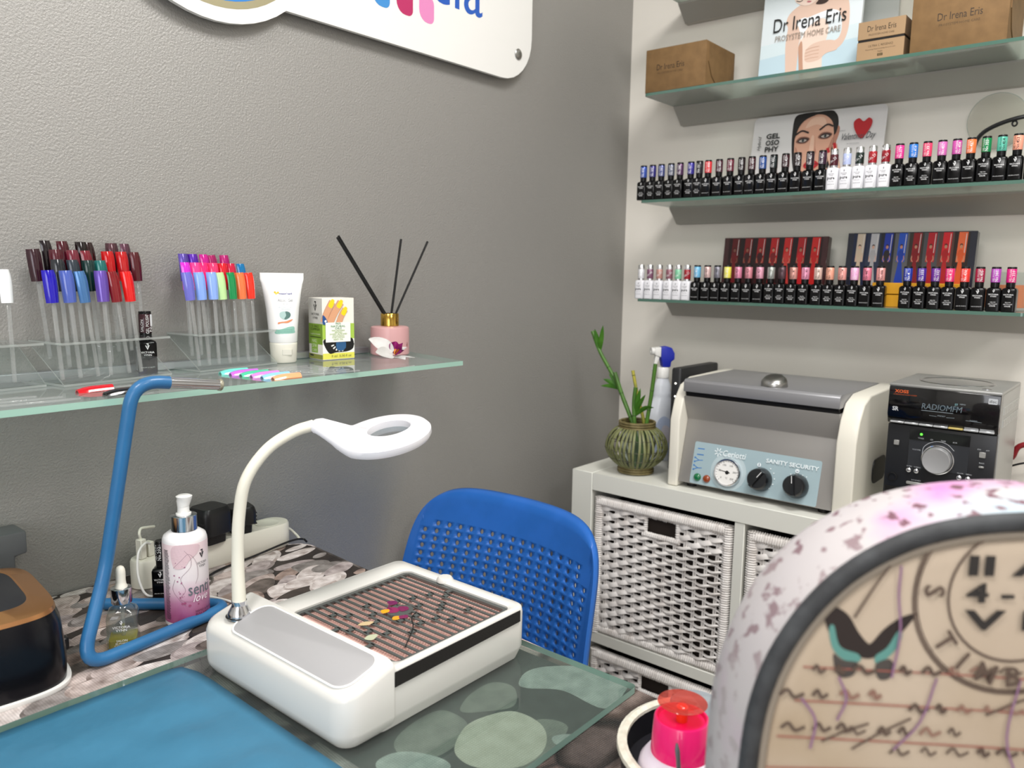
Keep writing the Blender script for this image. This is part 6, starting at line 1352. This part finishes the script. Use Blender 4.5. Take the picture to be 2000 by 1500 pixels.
# ------------------------------------------------------------------ power strip, adapters, plugs, cables
t = thing('power_strip', 'white power strip lying on the table against the grey wall', 'power strip', (-1.266, -.045, ZT+.0005))
bm = bm_new(); rloft(bm, [(.240, .050, .0245, 0), (.244, .053, .026, .003), (.244, .053, .026, .037), (.240, .049, .024, .0405)], 8); obj('casing', bm, WARMW, t)
for x in (-.085, -.028, .030, .085):
    bm = bm_new(); lathe(bm, [(.0205, .0406), (.0205, .0412), (.0185, .0412), (.0178, .0408), (0, .0407)], 28, Matrix.Translation((x, 0, 0))); obj('outlet', bm, CREAM, t)
STRIP = t
def adapter(name, label, x, y, z, w_, d_, h_, rz):
    a = thing(name, label, 'power adapter', (x, y, z), rz)
    bm = bm_new(); rloft(bm, [(w_*.7, d_*.7, .006, 0), (w_*.74, d_*.74, .007, .012), (w_, d_, .010, .016), (w_*1.0, d_*1.0, .011, h_*.8), (w_*.92, d_*.92, .010, h_*.95), (w_*.84, d_*.84, .009, h_)], 5); obj('housing', bm, BLACKP, a)
    for k in range(4): bm = bm_new(); bx(bm, -w_/2-.0003, w_/2+.0003, -d_/2+.006, d_/2-.006, h_*.30+.006*k, h_*.30+.006*k+.002); obj('ridge', bm, mat('adapter_ridge', '#1d1d20', .5), a, smooth=False)
    return a
adapter('power_adapter', 'bulky black power adapter plugged in behind the lotion bottle', -1.294, -.062, ZT+.0415, .052, .050, .058, .15)
ADP2 = adapter('power_adapter', 'smaller black power adapter behind the lamp gooseneck', -1.236, -.052, ZT+.0415, .044, .046, .044, -.2)
t = thing('usb_charger', 'round white usb charger standing on the cloth left of the lotion bottle', 'charger', (-1.398, -.062, ZT+.0005), .3)
bm = bm_new(); lathe(bm, [(0, 0), (.0185, 0), (.0205, .002), (.0205, .040), (.019, .043), (0, .0435)], 32); obj('housing', bm, WARMW, t)
for i, (x, hh) in enumerate(((-.006, .030), (.008, .022))):
    bm = bm_new(); bx(bm, x-.005, x+.005, -.006, .006, .0435, .0435+hh); bevel(bm, .0012, 1); obj('usb_plug', bm, WARMW, t)
bm = bm_new(); tube(bm, spline([(-.006, 0, .073), (-.008, 0, .082), (-.001, .004, .087), (.012, .006, .085), (.03, .012, .080)], 6), .002, 8); obj('upper_cord', bm, CREAM, t)
t = thing('white_cord', 'white usb cord arching from the charger across the table to the collector', 'cord', (-1.40, -.07, ZT))
bm = bm_new(); pts = [(.006, -.006, .066), (-.004, -.020, .074), (-.018, -.034, .066), (-.026, -.048, .035), (-.022, -.062, .008), (-.008, -.085, .0045), (.02, -.12, .0035), (.05, -.150, .0035), (.064, -.205, .006), (.040, -.255, .014)]
pts = [(.006, -.002, .066), (-.006, -.012, .072), (-.020, -.020, .062), (-.026, -.030, .032), (-.020, -.040, .006), (.0, -.052, .0028), (.03, -.085, .0028), (.05, -.14, .0028), (.045, -.22, .006), (.012, -.282, .020), (-.004, -.292, .024)]
tube(bm, spline(pts, 8), .0017, 8); obj('cable', bm, mat('cord_white', '#e8e6e2', .4), t)
bm = bm_new(); tube(bm, [(.048, -.235, .0115), (.024, -.272, .0175)], [.0032, .0036], 10); obj('plug', bm, MATS['cord_white'], t)
bm = bm_new(); tube(bm, spline([(-.14-1.2, -.115, ZT+.0025), (-1.30, -.092, ZT+.003), (-1.23, -.080, ZT+.004), (-1.16, -.076, ZT+.010), (-1.13, -.072, ZT+.006), (-1.128, -.082, ZT+.003)], 8), .0018, 8)
for v in bm.verts: v.co = ADP2.matrix_basis.inverted() @ v.co
obj('cord', bm, BLACKP, ADP2)
t = thing('coiled_cord', 'small coil of grey cord right of the lotion bottle', 'cord', (-1.345, -.115, ZT))
bm = bm_new(); tube(bm, [(.022*math.cos(q*PI/12)*(1+.06*math.sin(q*.8)), .018*math.sin(q*PI/12), .0022+.0012*(q/24)) for q in range(50)], .0013, 6); obj('cable', bm, mat('cord_grey', '#5a5650', .5), t)
polish(-1.400, -.118, ZT+.0005, 'q', '#151314', '202', 'black nail polish bottle half hidden left of the lotion bottle', None, rz=math.radians(-40), off=-.3)
bm = bm_new(); tube(bm, spline([(.104, .0, .022), (.128, .005, .020), (.140, .0, .008), (.138, -.016, .003)], 6), .0022, 8); obj('supply_cord', bm, CREAM, STRIP)
# ------------------------------------------------------------------ round caddy with dispenser, container and tools
t = thing('round_caddy', 'round black caddy with a cream rim at the table corner', 'caddy', (-1.262, -.905, ZT+.0005))
CR = .088
bm = bm_new(); lathe(bm, [(0, 0), (CR-.004, 0), (CR-.002, .002), (CR-.002, .030), (CR-.006, .030), (CR-.006, .004), (0, .004)], 48); obj('tray', bm, mat('caddy_dark', '#1c1b20', .35), t)
bm = bm_new(); lathe(bm, [(CR-.0068, .0295), (CR-.0065, .0325), (CR-.002, .0345), (CR+.0025, .0325), (CR+.003, .0285), (CR-.0015, .0285)], 48); obj('rim', bm, mat('rim_cream', '#d9d5c6', .5, noise=(120, '#c4bfae', .4, .7)), t)
t = thing('pump_dispenser', 'white liquid dispenser with a hot pink pump cap in the caddy', 'dispenser', (-1.302, -.890, ZT+.005))
bm = bm_new(); lathe(bm, [(0, 0), (.036, 0), (.038, .003), (.038, .018), (.036, .027), (.031, .034), (.026, .037), (0, .037)], 40); obj('bottle', bm, mat('dispenser_lilac', '#d8cdd8', .3, coat=.3), t)
PK = mat('hot_pink', '#e8186c', .28, coat=.4); PKD = mat('pink_inner', '#e83c64', .3); ORG = mat('pump_orange', '#f0401c', .3, coat=.3)
bm = bm_new(); lathe(bm, [(.0262, .034), (.0268, .0345), (.0246, .0690), (.0236, .0705), (.0218, .0705), (.0208, .0668), (0, .0664)], 40); cp = obj('cap', bm, PK, t)
bm = bm_new(); lathe(bm, [(.0052, .066), (.0052, .080), (.004, .081), (0, .081)], 20); obj('pump_stem', bm, ORG, cp)
bm = bm_new(); lathe(bm, [(.0048, .0795), (.008, .0795), (.0215, .0835), (.0222, .0842), (.0218, .0846), (.008, .0808), (.005, .0815), (.004, .0828), (0, .083)], 40); obj('pump_dish', bm, clear('pink_clear', '#f4b0a8', .05, 1.45, haze=.25, hazecol='#f07a6c'), cp)
t = thing('lidded_pot', 'translucent lidded pot behind the pink dispenser', 'pot', (-1.236, -.872, ZT+.005))
bm = bm_new(); lathe(bm, [(0, 0), (.021, 0), (.022, .002), (.0225, .040), (0, .040)], 32); obj('pot', bm, clear('pot_clear', '#e6ecf0', .1, 1.4, haze=.5, hazecol='#ccd4dc'), t)
bm = bm_new(); lathe(bm, [(.0245, .0395), (.0255, .041), (.0255, .047), (.024, .0485), (.014, .0487), (.012, .0472), (0, .0470)], 32); obj('lid', bm, clear('lid_clear', '#dfe6ea', .1, 1.45, haze=.6, hazecol='#ccd4da'), t)
t = thing('metal_pusher', 'slim grey metal cuticle pusher standing upright before the dispenser', 'tool', (-1.345, -.910, ZT+.005))
bm = bm_new(); tube(bm, [(0, -.006, 0), (.0, -.003, .030), (.0, .0, .058), (0, .0012, .066), (0, .002, .072)], [.0022, .0022, .0019, .0022, .0010], 10); obj('shaft', bm, mat('tool_grey', '#8f9094', .3, .9), t)
t = thing('bead_trim', 'strip of clear bead loops round the dispenser foot', 'trim strip', (-1.302, -.890, ZT+.005))
for k in range(16):
    a = PI*1.0+k*.11; bm = bm_new(); M = Matrix.Translation((.0378*math.cos(a), .0378*math.sin(a), .0325+.003*math.sin(k*.9))) @ Matrix.Rotation(a, 4, 'Z') @ Matrix.Rotation(PI/2, 4, 'Y')
    tube(bm, [(.0036*math.cos(q*PI/6), .0036*math.sin(q*PI/6), 0) for q in range(12)], .0011, 6, M, closed=True); obj('loop', bm, mat('bead_clear', '#d8ccc8', .2, coat=.5), t)

# ------------------------------------------------------------------ floral upholstered chair close to the camera
hd_ = Vector((.7679, .6405, 0)); rt2 = Vector((.6405, -.7679, 0))
t = thing('floral_chair', 'round-backed upholstered chair with butterfly and postmark print in the near right corner', 'chair', (0, 0, FZ)); OF = Vector((-1.5436, -.8858, 0)); UC = .335; KS = .9
OC = Vector((OF.x+rt2.x*UC, OF.y+rt2.y*UC)); OC = Vector((-1.9122, -1.1933))+(OC-Vector((-1.9122, -1.1933)))*KS; t.location = (OC.x, OC.y, FZ); t.rotation_euler = (0, 0, math.atan2(rt2.y, rt2.x))
# local frame: x right, y away from the camera, z up from the floor
half = [(a*KS, 1.253-(1.253-b)*KS) for a, b in [(-.1855, .80), (-.1845, .9328), (-.1765, .994), (-.1556, 1.040), (-.1255, 1.0746), (-.088, 1.0975), (-.050, 1.1085), (-.0125, 1.1125)]]
HW = .1855*KS
def arch(ins=0.0):
    pts = [Vector((-HW, .40, 0)), Vector((-HW, .60, 0))]+[Vector((a, b, 0)) for a, b in half]+[Vector((-a, b, 0)) for a, b in reversed(half)]+[Vector((HW, .60, 0)), Vector((HW, .40, 0))]
    q = spline(pts, 5); out = []
    for i, p in enumerate(q):
        d = (q[min(i+1, len(q)-1)]-q[max(i-1, 0)]).normalized(); nv = Vector((-d.y, d.x, 0)); r = p-nv*ins; out.append((r.x, r.y-FZ))
    return out
def fabric(name, base, marks, sc, seed):
    m = bpy.data.materials.new(name); m.use_nodes = True; nt = m.node_tree; b = nt.nodes['Principled BSDF']; b.inputs['Roughness'].default_value = .7; N = nt.nodes.new; tc = N('ShaderNodeTexCoord'); prev_ = None
    mix0 = N('ShaderNodeRGB'); mix0.outputs[0].default_value = srgb(base); prev_ = mix0.outputs[0]
    for k, (c, s, lo_, hi_) in enumerate(marks):
        mp = N('ShaderNodeMapping'); mp.inputs['Location'].default_value = (seed+k*3.7, k*1.9, k*.7); n = N('ShaderNodeTexNoise'); n.inputs['Scale'].default_value = s; n.inputs['Detail'].default_value = 4; r = N('ShaderNodeMapRange'); r.inputs[1].default_value = lo_; r.inputs[2].default_value = hi_
        mx = N('ShaderNodeMixRGB'); mx.inputs[2].default_value = srgb(c); nt.links.new(tc.outputs['Object'], mp.inputs[0]); nt.links.new(mp.outputs[0], n.inputs['Vector']); nt.links.new(n.outputs['Fac'], r.inputs[0]); nt.links.new(r.outputs[0], mx.inputs[0]); nt.links.new(prev_, mx.inputs[1]); prev_ = mx.outputs[0]
    nt.links.new(prev_, b.inputs['Base Color']); return m
FFACE = fabric('fabric_face', '#b3a18c', [('#9c8768', 7, .45, .75), ('#c2b29f', 5, .5, .8), ('#8f6c3c', 9, .64, .84)], 1, 2.0)
FSIDE = fabric('fabric_side', '#b4aeaf', [('#c070b0', 9, .58, .74), ('#94bccc', 8, .60, .76), ('#6a4450', 95, .56, .61), ('#bcb6b4', 4, .5, .7)], 1, 5.0)
def ring3(pts, y): return [(p[0], y, p[1]) for p in pts]
bm = bm_new(); A0 = arch(.012)
loft(bm, [ring3(arch(.013), .002), ring3(arch(.004), .000), ring3(arch(.0), .012), ring3(arch(-.003), .028), ring3(arch(-.003), .050), ring3(arch(.003), .064), ring3(arch(.014), .070)], cap0=False, cap1=True); obj('side_band', bm, FSIDE, t, ang=60)
bm = bm_new(); inn = arch(.0145); mid_ = [(0, .88)]*len(inn); L = []
for f, y in ((1, .0055), (.99, .001), (.975, -.001), (.95, -.002), (.5, -.002), (.2, -.002)): L.append([(p[0]*f, y, .88+(p[1]-.88)*f) for p in inn])
loft(bm, L, cap0=False, cap1=True); obj('back_panel', bm, FFACE, t, ang=70)
bm = bm_new(); tube(bm, [(p[0], -.001, p[1]) for p in arch(.0075)], .0056, 10); obj('piping', bm, mat('piping_charcoal', '#2f3032', .7, noise=(60, '#424446', .4, .7)), t)
bm = bm_new(); tube(bm, [(p[0], -.0005, p[1]) for p in arch(.0150)], .0030, 8); obj('inner_piping', bm, mat('piping_beige', '#8f8476', .7), t)
# print on the panel: (x, z) in the chair frame, laid just above the slightly domed panel
P = Print(base=.0); BR = ink('#2c2320', .7); TE = ink('#5c9088', .7); SC = ink('#5a4a40', .7); SCR = ink('#8c6a5c', .7); LV = ink('#8a6684', .7); SCL = ink('#9c7a58', .7); RED = ink('#a05c50', .7)
def q_(u, z): return ((u-UC)*KS, 1.253-(1.253-z)*KS-FZ)
def bl(pts, m): P.blob([q_(*p) for p in pts], m)
bl([(.1995, 1.0470), (.2045, 1.0480), (.2160, 1.0420), (.2240, 1.0300), (.2300, 1.0230), (.2330, 1.0230), (.2400, 1.0320), (.2500, 1.0400), (.2600, 1.0430), (.2560, 1.0360), (.2480, 1.0250), (.2420, 1.0170), (.2320, 1.0120), (.2210, 1.0150), (.2110, 1.0220), (.2040, 1.0320)], BR)
bl([(.2050, 1.0320), (.2080, 1.0340), (.2130, 1.0200), (.2250, 1.0150), (.2260, 1.0100), (.2160, 1.0110), (.2080, 1.0190)], TE); bl([(.2520, 1.0290), (.2490, 1.0310), (.2430, 1.0200), (.2360, 1.0140), (.2370, 1.0090), (.2440, 1.0130), (.2500, 1.0210)], TE)
bl([(.2090, 1.0150), (.2150, 1.0110), (.2250, 1.0090), (.2230, 1.0010), (.2160, .9990), (.2110, 1.0040)], ink('#4a4440', .7)); bl([(.2370, 1.0090), (.2450, 1.0120), (.2490, 1.0060), (.2460, .9990), (.2400, .9980), (.2370, 1.0030)], ink('#4a4440', .7))
pc = (.3230, 1.0560)
for r, w_ in ((.0660, .0016), (.0640, .0010), (.0440, .0014)):
    am = math.asin(min(1, (.038 if r > .05 else .040)/r)); P.line([q_(pc[0]+r*math.cos(PI-am+(PI+2*am)*a/40), pc[1]+r*math.sin(PI-am+(PI+2*am)*a/40)) for a in range(41)], w_, SC, n=1)
for i, ch in enumerate('S TIMBRE 1911'):
    a = PI-.05+i*.33
    if ch != ' ': x, z = q_(pc[0]+.054*math.cos(a), pc[1]+.054*math.sin(a)); P.text(ch, x, z, SC, h=.012, rot=a+PI/2, bold=.02, layer=30)
for i, (s, zz) in enumerate((('II A', 1.076), ('4 - C', 1.058), ('V B', 1.040))): x, z = q_(.318, zz); P.text(s, x, z, ink('#2e2a28', .7), h=.012, w=.052, bold=.03, layer=30)
for k in range(7): x, z = q_(.27+.022*k, 1.0); 
for u0, u1, z0, dz in ((.19, .40, 1.006, -.010), (.186, .42, .983, -.012), (.176, .45, .958, -.014), (.170, .48, .936, -.004)): P.line([q_(u0, z0), q_((u0+u1)/2, z0+dz*.4), q_(u1, z0+dz)], .0009, RED)
rnd = random.Random(3)
for row, (zz, u0, u1) in enumerate(((1.004, .196, .222), (1.004, .252, .33), (.987, .176, .24), (.978, .26, .42), (.964, .178, .215), (.962, .22, .30), (.948, .25, .40))):
    u = u0
    while u < u1:
        l = rnd.uniform(.006, .016); P.line([q_(u, zz+rnd.uniform(-.001, .001)-.02*(u-u0)*.4), q_(u+l*.3, zz+.0035), q_(u+l*.6, zz-.0015), q_(u+l, zz+.001)], rnd.uniform(.0012, .0024), SC if rnd.random() < .7 else SCR, 20); u += l+rnd.uniform(.003, .008)
for u0, z0, u1, z1 in ((.205, .955, .235, .968), (.225, .950, .262, .972), (.31, .975, .345, .990), (.24, 1.075, .22, 1.04)): P.line([q_(u0, z0), q_((u0+u1)/2, (z0+z1)/2+.001), q_(u1, z1)], .0014, SC, 21)
for pts in (((.247, 1.075), (.2470, 1.055), (.2500, 1.03), (.247, 1.0)), ((.276, 1.0), (.268, .97), (.252, .95)), ((.213, 1.0), (.219, .985), (.214, .97)), ((.19, .985), (.20, .97), (.198, .95)), ((.33, 1.0), (.325, .96), (.335, .93))): P.line([q_(*p) for p in pts], .0014, LV, 22)
bl([(.236, .950), (.30, .955), (.36, .950), (.40, .94), (.36, .925), (.28, .925), (.24, .935)], ink('#a88c60', .7)) if False else None
P.V = [(x, -.0023-n, z) for x, z, n in P.V]
P.put('fabric_print', t)
bm = bm_new(); rloft(bm, [(.36, .40, .06, .43), (.40, .44, .08, .45), (.40, .44, .08, .50), (.36, .40, .06, .53)], 6, Matrix.Translation((0, -.16, 0))); obj('seat_cushion', bm, FSIDE, t)
for x in (-.15, .15):
    for y in (.04, -.32): bm = bm_new(); tube(bm, [(x, y, .0), (x*.96, y*.98, .44)], [.013, .02], 10); obj('leg', bm, mat('dark_wood', '#3a2a20', .4), t)
